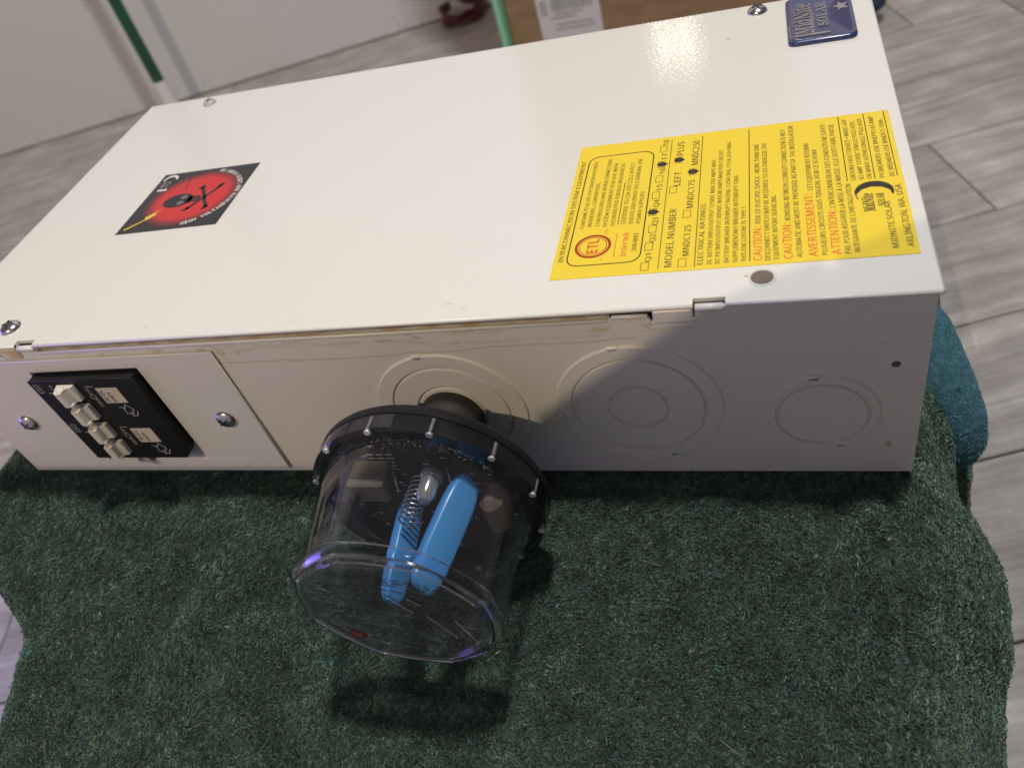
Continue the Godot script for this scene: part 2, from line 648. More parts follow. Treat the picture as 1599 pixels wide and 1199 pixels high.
func build_blanket():
	fold.seed = 3
	fold.frequency = 0.05
	fold.fractal_octaves = 2
	lump.seed = 8
	lump.frequency = 0.35
	lump.fractal_octaves = 3
	var t := thing("blanket", "dark green shaggy wool blanket spread under the white enclosure", "blanket", Vector3(0, OY, 0))
	var m := M_plain(lin(0.045, 0.068, 0.052), 0.95)
	m.rim_enabled = true
	m.rim = 0.25
	var na := 210
	var nb := 190
	var a0 := -0.66
	var a1 := 1.66
	var b0 := -1.0
	var b1 := 0.80
	var st := start()
	st.set_smooth_group(1)
	var pts := []
	for j in nb + 1:
		for i in na + 1:
			var p := blanket_point(lerpf(a0, a1, float(i) / na), lerpf(b0, b1, float(j) / nb))
			var d := lump.get_noise_3d(p.x * 42, p.y * 42, p.z * 42) * 0.0040
			p.y += d if p.y > -0.68 else 0.0
			pts.append(p * S)
	for j in nb:
		for i in na:
			var k := j * (na + 1) + i
			var p: Vector3 = pts[k]
			for v in [k, k + 1, k + na + 2, k, k + na + 2, k + na + 1]:
				st.add_vertex(pts[v])
	part("cloth", st, m, t)
	# the nap: curly tufts of wool standing on the cloth
	var r := RandomNumberGenerator.new()
	r.seed = 77
	var mm := MultiMesh.new()
	mm.transform_format = MultiMesh.TRANSFORM_3D
	mm.use_colors = true
	mm.mesh = tuft_mesh(77)
	var buf := PackedFloat32Array()
	var count := 0
	for k in 230000:
		var a := r.randf_range(-0.30, 1.42)
		var b := r.randf_range(-0.30, 0.46)
		if b < -0.012 and a > 0.02 and a < 0.98:
			continue
		var p := blanket_point(a, b)
		if p.y < -0.67:
			continue
		var pa := blanket_point(a + 0.004, b) - p
		var pb := blanket_point(a, b + 0.004) - p
		var nrm := pb.cross(pa)
		if nrm.length() < 1e-9:
			continue
		nrm = nrm.normalized()
		if nrm.y < -0.2:
			nrm = -nrm
		var d := lump.get_noise_3d(p.x * 42, p.y * 42, p.z * 42) * 0.0040
		p.y += d + 0.0014
		nrm = (nrm + Vector3(r.randfn(0, 0.3), r.randfn(0, 0.2), r.randfn(0, 0.3))).normalized()
		var tx := nrm.cross(Vector3(r.randfn(0, 1), r.randfn(0, 1), r.randfn(0, 1))).normalized()
		var tz := tx.cross(nrm)
		var s := r.randf_range(0.8, 1.5)
		tx *= s; tz *= s
		nrm *= s * r.randf_range(0.6, 1.15)
		p *= S
		var tone := exp(r.randfn(0, 0.34)) * (1.0 + 0.35 * fold.get_noise_2d(p.x * 900 + 40, p.z * 900))
		var c := Color(0.118, 0.182, 0.132) * tone
		var pick := r.randf()
		if pick < 0.035:
			c = Color(0.26, 0.30, 0.18) * tone
		elif pick < 0.08:
			c = Color(0.10, 0.22, 0.21) * tone
		elif pick < 0.0815:
			c = Color(0.26, 0.25, 0.17)
		buf.append_array(PackedFloat32Array([tx.x, nrm.x, tz.x, p.x, tx.y, nrm.y, tz.y, p.y, tx.z, nrm.z, tz.z, p.z, c.r, c.g, c.b, 1.0]))
		count += 1
	mm.instance_count = count
	mm.buffer = buf
	var mi := MultiMeshInstance3D.new()
	mi.name = "wool_nap"
	mi.multimesh = mm
	var fm := M_plain(Color.WHITE, 0.9)
	fm.vertex_color_use_as_albedo = true
	fm.cull_mode = BaseMaterial3D.CULL_DISABLED
	mi.material_override = fm
	mi.set_meta("kind", "stuff")
	t.add_child(mi, true)
	# loose hairs and lint caught in the nap
	var lint := start()
	for k in 26:
		var p := blanket_point(r.randf_range(0.05, 0.95), r.randf_range(0.05, 0.33))
		var q := p * S + Vector3(0, 0.0022, 0)
		var ang := r.randf() * TAU
		var len := r.randf_range(0.004, 0.012)
		var bend := r.randfn(0, 0.5)
		var line := []
		for s in 5:
			line.append(q + Vector3(cos(ang + bend * s * 0.25) * len * s / 4.0, 0.0006 * sin(s * 1.3), sin(ang + bend * s * 0.25) * len * s / 4.0 * 0.8))
		tube(lint, line, [0.00008, 0.0001, 0.0001, 0.0001, 0.00007], 4)
	var lo := part("lint", lint, M_plain(lin(0.4, 0.39, 0.3), 0.8), t)
	lo.set_meta("kind", "stuff")

func build_teal_cloth():
	var t := thing("fleece_cloth", "teal fleece cloth bulging out beside the green blanket", "cloth", P(0.98, -0.02, -0.22))
	var st := start()
	st.set_smooth_group(1)
	var path := [Vector3(0.86, -0.03, -0.40), Vector3(0.94, -0.016, -0.34), Vector3(1.0, -0.012, -0.27), Vector3(1.035, -0.035, -0.21), Vector3(1.052, -0.070, -0.17), Vector3(1.062, -0.100, -0.15), Vector3(1.067, -0.125, -0.142), Vector3(1.069, -0.142, -0.14), Vector3(1.070, -0.150, -0.14), Vector3(1.070, -0.153, -0.14)]
	var rad := [0.02, 0.030, 0.034, 0.034, 0.035, 0.036, 0.034, 0.027, 0.016, 0.003]
	var pts := []
	var rr := []
	for i in path.size():
		pts.append(path[i] * S - Vector3(0.98, -0.02, -0.22) * S)
		rr.append(rad[i] * S)
	tube(st, pts, rr, 20)
	var m := M_plain(lin(0.085, 0.235, 0.285), 0.95)
	m.rim_enabled = true
	m.rim = 0.4
	var nt := fine_noise(0.03, 512, 12, 4)
	var ramp := Gradient.new()
	ramp.set_color(0, Color(0.55, 0.6, 0.62))
	ramp.set_color(1, Color(1, 1, 1))
	nt.color_ramp = ramp
	m.albedo_texture = nt
	m.uv1_triplanar = true
	m.uv1_scale = Vector3(14, 14, 14)
	var nn := fine_noise(0.05, 512, 15, 4)
	nn.as_normal_map = true
	nn.bump_strength = 8.0
	m.normal_enabled = true
	m.normal_texture = nn
	m.normal_scale = 0.4
	part("roll", st, m, t)
	# its nap
	var tuft := tuft_mesh(19)
	var r := RandomNumberGenerator.new()
	r.seed = 6
	var mm := MultiMesh.new()
	mm.transform_format = MultiMesh.TRANSFORM_3D
	mm.use_colors = true
	mm.mesh = tuft
	var buf := PackedFloat32Array()
	var count := 9000
	for k in count:
		var f := sqrt(r.randf()) * (pts.size() - 1.001)
		var i := int(f)
		var a: Vector3 = pts[i]
		var q: Vector3 = pts[i + 1]
		var dir := (q - a).normalized()
		var sd := dir.cross(Vector3(r.randfn(0, 1), r.randfn(0, 1), r.randfn(0, 1))).normalized()
		var p: Vector3 = a.lerp(q, f - i) + sd * (lerpf(rr[i], rr[i + 1], f - i) - 0.0003)
		var nrm := (sd + Vector3(r.randfn(0, 0.3), r.randfn(0, 0.3), r.randfn(0, 0.3))).normalized()
		var tx := nrm.cross(Vector3(r.randfn(0, 1), r.randfn(0, 1), r.randfn(0, 1))).normalized() * 0.8
		var tz := tx.cross(nrm)
		nrm *= 0.55
		var c := Color(0.12, 0.31, 0.37) * exp(r.randfn(0, 0.2)) * (1.0 + 0.5 * fold.get_noise_3d(p.x * 1500, p.y * 1500, p.z * 1500))
		buf.append_array(PackedFloat32Array([tx.x, nrm.x, tz.x, p.x, tx.y, nrm.y, tz.y, p.y, tx.z, nrm.z, tz.z, p.z, c.r, c.g, c.b, 1.0]))
	mm.instance_count = count
	mm.buffer = buf
	var mi := MultiMeshInstance3D.new()
	mi.name = "fleece_nap"
	mi.multimesh = mm
	var fm := M_plain(Color.WHITE, 0.9)
	fm.vertex_color_use_as_albedo = true
	fm.cull_mode = BaseMaterial3D.CULL_DISABLED
	mi.material_override = fm
	mi.set_meta("kind", "stuff")
	t.add_child(mi, true)
	# the same fleece hanging under the blanket's hem in front
	st = start()
	st.set_smooth_group(1)
	var g := []
	for j in 25:
		for i in 17:
			var u := i / 16.0
			var v := j / 24.0
			g.append(U(lerpf(0.965, 1.03, u) + 0.012 * sin(u * 9.0 + v * 3.0) * v, lerpf(-0.20, -0.655, v), lerpf(0.225, 0.02, u) + 0.02 * sin(u * 7.0 + 1.0) + 0.05 * v * (1 - u)) - Vector3(0.98, -0.02, -0.22) * S)
	for j in 24:
		for i in 16:
			var k := j * 17 + i
			for v in [k, k + 17, k + 18, k, k + 18, k + 1]:
				st.add_vertex(g[v])
	part("hanging_fold", st, m, t)
# ---------------------------------------------------------------- the enclosure
func paint_material(im: Image, bump: Image, scale: Vector3, rough: float) -> StandardMaterial3D:
	var m := M_plain(Color.WHITE, rough)
	im.generate_mipmaps()
	m.albedo_texture = ImageTexture.create_from_image(im)
	if bump:
		bump.bump_map_to_normal_map(2.0)
		m.normal_enabled = true
		m.normal_texture = ImageTexture.create_from_image(bump)
		m.normal_scale = 0.07
	m.uv1_triplanar = true
	m.uv1_triplanar_sharpness = 40.0
	m.uv1_scale = scale
	return m

func peel(w: int, h: int, seed: int) -> Image:
	var n := FastNoiseLite.new()
	n.seed = seed
	n.frequency = 0.16
	n.fractal_octaves = 2
	var im := n.get_image(w, h, false, false, false)
	im.convert(Image.FORMAT_RGBA8)
	return im

func blot(im: Image, x: float, y: float, rx: float, ry: float, c: Color, k: float, ns: FastNoiseLite, bite := 0.5):
	for yy in range(maxi(0, int(y - ry - 1)), mini(im.get_height(), int(y + ry + 2))):
		for xx in range(maxi(0, int(x - rx - 1)), mini(im.get_width(), int(x + rx + 2))):
			var d := Vector2((xx - x) / rx, (yy - y) / ry).length()
			var e := 1.0 - d + bite * ns.get_noise_2d(xx * 3.0, yy * 3.0)
			if e > 0.0:
				im.set_pixel(xx, yy, im.get_pixel(xx, yy).lerp(c, k * clampf(e * 2.0, 0, 1)))

func lid_material() -> StandardMaterial3D:
	var w := 1536
	var h := 820
	var im := Image.create(w, h, false, Image.FORMAT_RGB8)
	var base := lin(0.72, 0.71, 0.69)
	im.fill(base)
	var ns := FastNoiseLite.new()
	ns.seed = 2
	ns.frequency = 0.05
	ns.fractal_octaves = 3
	var r := RandomNumberGenerator.new()
	r.seed = 21
	var bump := peel(w, h, 4)
	var at := func(x: float, z: float) -> Vector2: return Vector2(x * w, (1.0 + z / D) * h)
	# a rubbed patch with whitish smears near the middle of the front edge
	for k in 46:
		var p: Vector2 = at.call(r.randfn(0.545, 0.035), r.randfn(-0.125, 0.035))
		blot(im, p.x, p.y, r.randf_range(4, 18), r.randf_range(2, 7), lin(0.80, 0.79, 0.75), 0.16, ns, 1.0)
	for k in 14:
		var p: Vector2 = at.call(r.randfn(0.56, 0.04), r.randfn(-0.1, 0.04))
		blot(im, p.x, p.y, r.randf_range(3, 9), r.randf_range(2, 5), lin(0.66, 0.62, 0.55), 0.25, ns, 1.0)
	# specks and scratches
	for q in [[0.849, -0.455, 3.0, 0.8], [0.868, -0.030, 3.0, 0.6], [0.47, -0.012, 9.0, 0.12], [0.62, -0.02, 8.0, 0.2], [0.635, -0.014, 5.0, 0.15], [0.30, -0.015, 5.0, 0.15]]:
		var p: Vector2 = at.call(q[0], q[1])
		blot(im, p.x, p.y, q[2], 2.5, lin(0.25, 0.2, 0.14), q[3], ns, 0.8)
	for k in 70:
		var p: Vector2 = at.call(r.randf(), -D * r.randf())
		blot(im, p.x, p.y, r.randf_range(1.2, 2.4), r.randf_range(1.2, 2.4), lin(0.5, 0.46, 0.4), r.randf_range(0.1, 0.4), ns, 0.8)
	# shallow dents and smears towards the breaker end
	for k in 34:
		var p: Vector2 = at.call(r.randf_range(0.03, 0.22), r.randf_range(-0.42, -0.03))
		var big := r.randf_range(6, 20)
		blot(bump, p.x, p.y, big, big * r.randf_range(0.5, 1.2), Color(1, 1, 1), 0.5, ns, 0.9)
	return paint_material(im, bump, Vector3(1.0 / S, 1.0 / S, 1.0 / (D * S)), 0.085)

func front_material() -> StandardMaterial3D:
	var w := 2048
	var h := 427
	var im := Image.create(w, h, false, Image.FORMAT_RGB8)
	im.fill(lin(0.72, 0.70, 0.67))
	var ns := FastNoiseLite.new()
	ns.seed = 6
	ns.frequency = 0.05
	ns.fractal_octaves = 3
	var wob := FastNoiseLite.new()
	wob.seed = 14
	wob.frequency = 0.006
	wob.fractal_octaves = 3
	var tan_c := lin(0.50, 0.36, 0.17)
	var row := func(y: float) -> float: return (1.0 - y / H) * h
	# dried tide marks along the top of the front
	for x in range(int(0.20 * w), int(0.83 * w)):
		var u := float(x) / w
		var y1: float = row.call(0.1835 + 0.0035 * wob.get_noise_1d(x) + 0.004 * sin(u * 16.0))
		var k := clampf(0.35 + 0.9 * ns.get_noise_2d(x * 0.5, 3.0), 0.0, 1.0)
		var thick := 3.0 + 6.0 * clampf(wob.get_noise_1d(x * 2.0 + 500) + 0.25, 0, 1)
		for dy in range(-10, 11):
			var f := clampf(1.0 - absf(dy) / thick, 0, 1)
			if f > 0 and y1 + dy >= 0:
				im.set_pixel(x, int(y1 + dy), im.get_pixel(x, int(y1 + dy)).lerp(tan_c, k * f * 0.55))
	for x in range(int(0.37 * w), int(0.78 * w)):
		var u := float(x) / w
		var y2: float = row.call(0.1700 + 0.0045 * wob.get_noise_1d(x * 0.8 + 900) + 0.005 * smoothstep(0.5, 0.8, u))
		for dy in range(-2, 3):
			var f := 1.0 - absf(dy) / 2.5
			im.set_pixel(x, int(y2 + dy), im.get_pixel(x, int(y2 + dy)).lerp(lin(0.42, 0.31, 0.17), f * 0.5))
	var r := RandomNumberGenerator.new()
	r.seed = 5
	for k in 40:
		blot(im, r.randf_range(0.16, 0.8) * w, row.call(r.randf_range(0.187, 0.198)), r.randf_range(5, 26), r.randf_range(2, 7), tan_c, r.randf_range(0.15, 0.6), ns, 1.2)
	for k in 26:
		blot(im, r.randf_range(0.355, 0.40) * w, row.call(r.randf_range(0.165, 0.19)), r.randf_range(3, 12), r.randf_range(2, 8), tan_c, r.randf_range(0.1, 0.45), ns, 1.2)
	for k in 90:
		blot(im, r.randf() * w, r.randf() * h, r.randf_range(1.0, 2.4), r.randf_range(1.0, 2.4), lin(0.3, 0.26, 0.2), r.randf_range(0.15, 0.6), ns, 0.8)
	blot(im, 0.978 * w, row.call(0.038), 7, 7, lin(0.4, 0.27, 0.13), 0.6, ns, 1.0)
	return paint_material(im, peel(w, h, 11), Vector3(1.0 / S, 1.0 / (H * S), 1.0 / S), 0.36)

func flange_material() -> StandardMaterial3D:
	var m := M_plain(Color.WHITE, 0.55)
	var nt := fine_noise(0.012, 1024, 33, 5)
	var ramp := Gradient.new()
	ramp.offsets = PackedFloat32Array([0.0, 0.38, 0.5, 0.62, 1.0])
	ramp.colors = PackedColorArray([lin(0.50, 0.36, 0.20), lin(0.62, 0.49, 0.31), lin(0.70, 0.62, 0.50), lin(0.72, 0.67, 0.58), lin(0.74, 0.71, 0.65)])
	nt.color_ramp = ramp
	m.albedo_texture = nt
	m.uv1_triplanar = true
	m.uv1_scale = Vector3(5, 16, 16)
	return m

func screw(parent: Node, at: Vector3, nrm: Vector3, r: float, painted := false):
	var y := nrm.normalized()
	var x := y.cross(Vector3(0.3, 0.2, 0.9)).normalized()
	var xf := Transform3D(Basis(x, y, x.cross(y)), at)
	var st := start()
	lathe(st, PackedVector2Array([Vector2(0, 0.55 * r), Vector2(0.3 * r, 0.53 * r), Vector2(0.6 * r, 0.44 * r), Vector2(0.85 * r, 0.28 * r), Vector2(r, 0.06 * r), Vector2(r, -0.1 * r)]), xf, 24)
	var o := part("screw", st, M_plain(lin(0.46, 0.43, 0.40), 0.4) if painted else M.steel, parent)
	st = start()
	cbox(st, Vector3(0, 0.5 * r, 0), Vector3(1.0 * r, 0.16 * r, 0.2 * r), 0.02 * r, xf)
	cbox(st, Vector3(0, 0.5 * r, 0), Vector3(0.2 * r, 0.162 * r, 1.0 * r), 0.02 * r, xf)
	part("cross_slot", st, M.steel_dark, o)

func build_enclosure():
	var t := thing("electrical_enclosure", "white steel electrical enclosure with yellow rating label on its lid", "electrical box", Vector3(0, OY, 0))
	var front := front_material()
	var xy := Transform3D(Basis.IDENTITY.scaled(Vector3(S, S, S)), Vector3.ZERO)
	# front wall with the notches of its upper edge
	var st := start()
	var wall := PackedVector2Array([Vector2(0, 0), Vector2(1, 0), Vector2(1, 0.2040), Vector2(0.852, 0.2040), Vector2(0.8515, 0.2050), Vector2(0.830, 0.2050), Vector2(0.829, 0.1915), Vector2(0.7955, 0.1915), Vector2(0.7925, 0.1985), Vector2(0.764, 0.1985), Vector2(0.760, 0.1955), Vector2(0.165, 0.1955), Vector2(0.163, 0.2040), Vector2(0.142, 0.2040), Vector2(0.140, 0.1905), Vector2(0.114, 0.1905), Vector2(0.105, 0.1975), Vector2(0.0, 0.1975)])
	slab(st, wall, 0.0034, xy)
	part("front_wall", st, front, t)
	# bright folded rims along the notches
	st = start()
	for s in [[0.165, 0.760, 0.1955], [0.764, 0.7925, 0.1985], [0.7955, 0.829, 0.1915], [0.114, 0.140, 0.1905], [0.0, 0.105, 0.1975]]:
		tube(st, [U(s[0], s[2], -0.0012), U(s[1], s[2], -0.0012)], [0.00085, 0.00085], 8)
	for s in [[0.830, 0.851, 0.2050], [0.142, 0.163, 0.2040]]:
		tube(st, [U(s[0], s[2] - 0.0015, -0.001), U(s[1], s[2] - 0.0015, -0.001)], [0.0016, 0.0016], 12)
	part("folded_rim", st, M.paint_plain, t)
	# the inner flange seen in the gap under the lid
	st = start()
	cbox(st, U(0.4615, 0.1955, -0.0062), U(0.6, 0.0175, 0.003), 0.0002)
	part("inner_flange", st, flange_material(), t)
	# other walls
	st = start()
	cbox(st, U(0.0017, 0.101, -D / 2 - 0.002), U(0.0034, 0.202, D - 0.005), 0.0004)
	part("side_wall", st, M.paint_plain, t)
	st = start()
	cbox(st, U(0.9983, 0.101, -D / 2 - 0.002), U(0.0034, 0.202, D - 0.005), 0.0004)
	part("side_wall", st, M.paint_plain, t)
	st = start()
	cbox(st, U(0.5, 0.101, -D + 0.0017), U(0.992, 0.202, 0.0034), 0.0004)
	part("back_wall", st, M.paint_plain, t)
	st = start()
	cbox(st, U(0.5, 0.002, -D / 2), U(0.992, 0.0034, D - 0.008), 0.0004)
	part("floor_plate", st, M.paint_plain, t)
	# lid
	var lidm := lid_material()
	st = start()
	# the sheet seen from above, notched where the tabs of the front wall come up
	var sheet := PackedVector2Array([Vector2(-0.002, -D), Vector2(1.002, -D), Vector2(1.002, 0.0), Vector2(0.853, 0.0), Vector2(0.853, -0.007), Vector2(0.8285, -0.007), Vector2(0.8285, 0.0), Vector2(0.1645, 0.0), Vector2(0.1645, -0.007), Vector2(0.1405, -0.007), Vector2(0.1405, 0.0), Vector2(-0.002, 0.0)])
	var down := Transform3D(Basis(Vector3(S, 0, 0), Vector3(0, 0, S), Vector3(0, S, 0)), U(0, H, 0))
	slab(st, sheet, 0.0040, down)
	flat(st, sheet, down * Transform3D(Basis.IDENTITY, Vector3(0, 0, -0.0040)))
	var lid := part("lid", st, lidm, t)
	st = start()
	for s in [[-0.002, 0.1405], [0.1645, 0.8285], [0.853, 1.002]]:
		tube(st, [U(s[0], H - 0.0020, 0), U(s[1], H - 0.0020, 0)], [0.002 * S, 0.002 * S], 14)
	tube(st, [U(1.002, H - 0.0020, 0), U(1.002, H - 0.0020, -D)], [0.002 * S, 0.002 * S], 14)
	tube(st, [U(-0.002, H - 0.0020, 0), U(-0.002, H - 0.0020, -D)], [0.002 * S, 0.002 * S], 14)
	tube(st, [U(-0.002, H - 0.0020, -D), U(1.002, H - 0.0020, -D)], [0.002 * S, 0.002 * S], 14)
	part("rolled_edge", st, M.paint_plain, lid)
	st = start()
	cbox(st, U(0.8125, 0.1985, 0.0003), U(0.0315, 0.0135, 0.0034), 0.0007)
	part("hinge_tab", st, M.paint_plain, lid)
	st = start()
	cbox(st, U(0.1275, 0.1980, 0.0003), U(0.0245, 0.0145, 0.0034), 0.0007)
	part("hinge_tab", st, flange_material(), lid)
	st = start()
	cbox(st, U(0.5, 0.1985, -D), U(0.99, 0.012, 0.003), 0.0005)
	part("lid_lip", st, M.paint_plain, lid)
	for p in [[0.1145, -0.0285, 0.0054], [0.1150, -0.512, 0.0048], [0.8815, -0.5155, 0.0054]]:
		screw(lid, U(p[0], H + 0.0002, p[1]), Vector3.UP, p[2], p[1] < -0.4 and p[0] < 0.5)
	# empty screw hole: a flat disc, its shade put into the dark colour
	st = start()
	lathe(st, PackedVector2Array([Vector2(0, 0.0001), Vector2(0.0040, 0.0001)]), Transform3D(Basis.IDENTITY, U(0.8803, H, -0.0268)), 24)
	part("screw_hole_shade", st, M_plain(lin(0.15, 0.125, 0.11), 0.8), lid)
	st = start()
	lathe(st, PackedVector2Array([Vector2(0.0040, 0.0001), Vector2(0.0043, 0.0004), Vector2(0.0049, 0.0003), Vector2(0.0052, 0.0)]), Transform3D(Basis.IDENTITY, U(0.8803, H, -0.0268)), 24)
	part("hole_rim", st, M.paint_plain, lid)
	# knockouts stamped in the front wall
	var zf := Basis(Vector3(1, 0, 0), Vector3(0, 0, 1), Vector3(0, -1, 0))
	for k in [[0.594, 0.0940, 0.0735, [0.058, 0.033]], [0.7715, 0.0945, 0.0725, [0.0585, 0.026]], [0.9246, 0.0795, 0.0445, [0.0365]]]:
		st = start()
		var up := 0.0011
		var prof := PackedVector2Array([Vector2(k[2] * S + 0.0006, -0.0001), Vector2(k[2] * S, up)])
		for g in k[3]:
			var rr: float = g * S
			prof.append(Vector2(rr + 0.0008, up))
			prof.append(Vector2(rr + 0.0005, 0.00005))
			prof.append(Vector2(rr - 0.0005, 0.00005))
			prof.append(Vector2(rr - 0.0008, up))
		prof.append(Vector2(0, up))
		lathe(st, prof, Transform3D(zf, U(k[0], k[1], 0)), 72)
		var ko := part("knockout", st, front, t)
		# the small bridges that hold the slug
		for a in [1.75, -1.2, 3.3]:
			st = start()
			cbox(st, U(k[0], k[1], 0) + Vector3(cos(a), sin(a), 0) * (k[2] * S) + Vector3(0, 0, 0.0002), Vector3(0.0042, 0.0022, 0.0018), 0.0003, Transform3D.IDENTITY)
			part("bridge", st, M.paint_plain, ko)
	st = start()
	lathe(st, PackedVector2Array([Vector2(0.0016, 0.0005), Vector2(0.0026, 0.0005), Vector2(0.0045, 0.0)]), Transform3D(zf, U(0.977, 0.1359, 0)), 20)
	part("dimple", st, front, t)
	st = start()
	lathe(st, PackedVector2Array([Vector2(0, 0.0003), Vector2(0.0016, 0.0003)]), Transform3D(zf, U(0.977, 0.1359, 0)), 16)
	part("pin_hole_shade", st, M_plain(lin(0.09, 0.085, 0.085), 0.6), t)  # flat disc; the hole's shade is put into its dark grey
	build_rating_label(lid)
	build_hazard_sticker(lid)
	build_badge(lid)
	build_breakers(t, front)

func build_rating_label(lid: Node):
	# text runs from the front edge backwards: x of the print points to -z, its upward side to -x
	var basis := Basis(Vector3(0, 0, -S), Vector3(-S, 0, 0), Vector3(0, S, 0))
	var y := H * S
	var org := Vector3(0.7071 * S, y, -0.0417 * S)
	var st := start()
	cbox(st, U(0.85025, H, -0.14775) + Vector3(0, 0.0001, 0), Vector3(0.2864 * S, 0.0003, 0.2121 * S), 0.00005)
	var label := part("rating_label", st, M.yellow, lid)
	label.set_meta("label", "yellow rating label with black and red print")
	var xf := Transform3D(basis, org + Vector3(0, 0.00032, 0))
	var ink := start()
	var red := start()
	for e in LABEL_TEXT:
		# v grows along +x, which is downwards in the print
		letters(red if e[5] == 1 else ink, e[0], Vector2(e[1], -e[3] - e[4] * 0.5), e[2], e[4], xf, "Droid Sans", 0.0, 400)
	commit_text("lettering", ink, M.ink, label)
	commit_text("red_lettering", red, M.ink_red, label)
	ink = start()
	red = start()
	for e in LABEL_LINES:
		stroke(red if e[4] == 1 else ink, PackedVector2Array([Vector2(e[0], -e[2]), Vector2(e[1], -e[2])]), e[3], xf)
	stroke(ink, rounded(0.0165, -0.0756, 0.1900, -0.0118, 0.011), 0.0011, xf, true)
	for e in LABEL_TICKS:
		stroke(ink, PackedVector2Array([Vector2(e[0] - 0.0052, -e[1] - 0.0032), Vector2(e[0] + 0.0052, -e[1] - 0.0032), Vector2(e[0] + 0.0052, -e[1] + 0.0032), Vector2(e[0] - 0.0052, -e[1] + 0.0032)]), 0.0005, xf, true)
		if e[2] == 1:
			var q := PackedVector2Array()
			for p in [[-0.0042, -0.0008], [-0.003, 0.003], [0.0005, 0.0046], [0.0036, 0.0024], [0.0044, -0.001], [0.0022, -0.0036], [0.0003, -0.0062], [-0.002, -0.0042]]:
				q.append(Vector2(e[0] + p[0], -e[1] + p[1]))
			flat(ink, q, xf)
	# the moon with its face over the maker's name
	var moon := PackedVector2Array()
	for i in 17:
		var a := lerpf(-1.95, 2.15, i / 16.0)
		moon.append(Vector2(0.0850 + 0.0150 * cos(a), -0.2625 + 0.0150 * sin(a)))
	for i in 13:
		var a := lerpf(1.9, -1.7, i / 12.0)
		moon.append(Vector2(0.0795 + 0.0128 * cos(a), -0.2622 + 0.0138 * sin(a)))
	flat(ink, moon, xf)
	part("print", ink, M.ink, label)
	# certification mark: ring with three letters
	for rr in [0.0152, 0.0124]:
		stroke(red, ellipse(Vector2(0.0427, -0.0327), Vector2(rr, rr * 0.98), 40), 0.0026 if rr > 0.014 else 0.0009, xf, true)
	part("red_print", red, M.ink_red, label)
	var mk := start()
	letters(mk, "ETL", Vector2(0.0328, -0.0375), 0.0198, 0.0098, xf, "Droid Sans", 0.0, 700)
	commit_text("red_mark", mk, M.ink_red, label)
	var mn := start()
	stroke(mn, PackedVector2Array([Vector2(0.0560, -0.2505), Vector2(0.0560, -0.2720)]), 0.0016, xf)
	letters(mn, "MidNite", Vector2(0.0580, -0.2610), 0.0250, 0.0085, xf, "Droid Serif", 0.0, 700)
	letters(mn, "SOLAR", Vector2(0.0640, -0.2690), 0.0180, 0.0055, xf, "Droid Serif", 0.0, 700)
	mn.generate_normals()
	commit_text("maker_lettering", mn, M.ink, label)

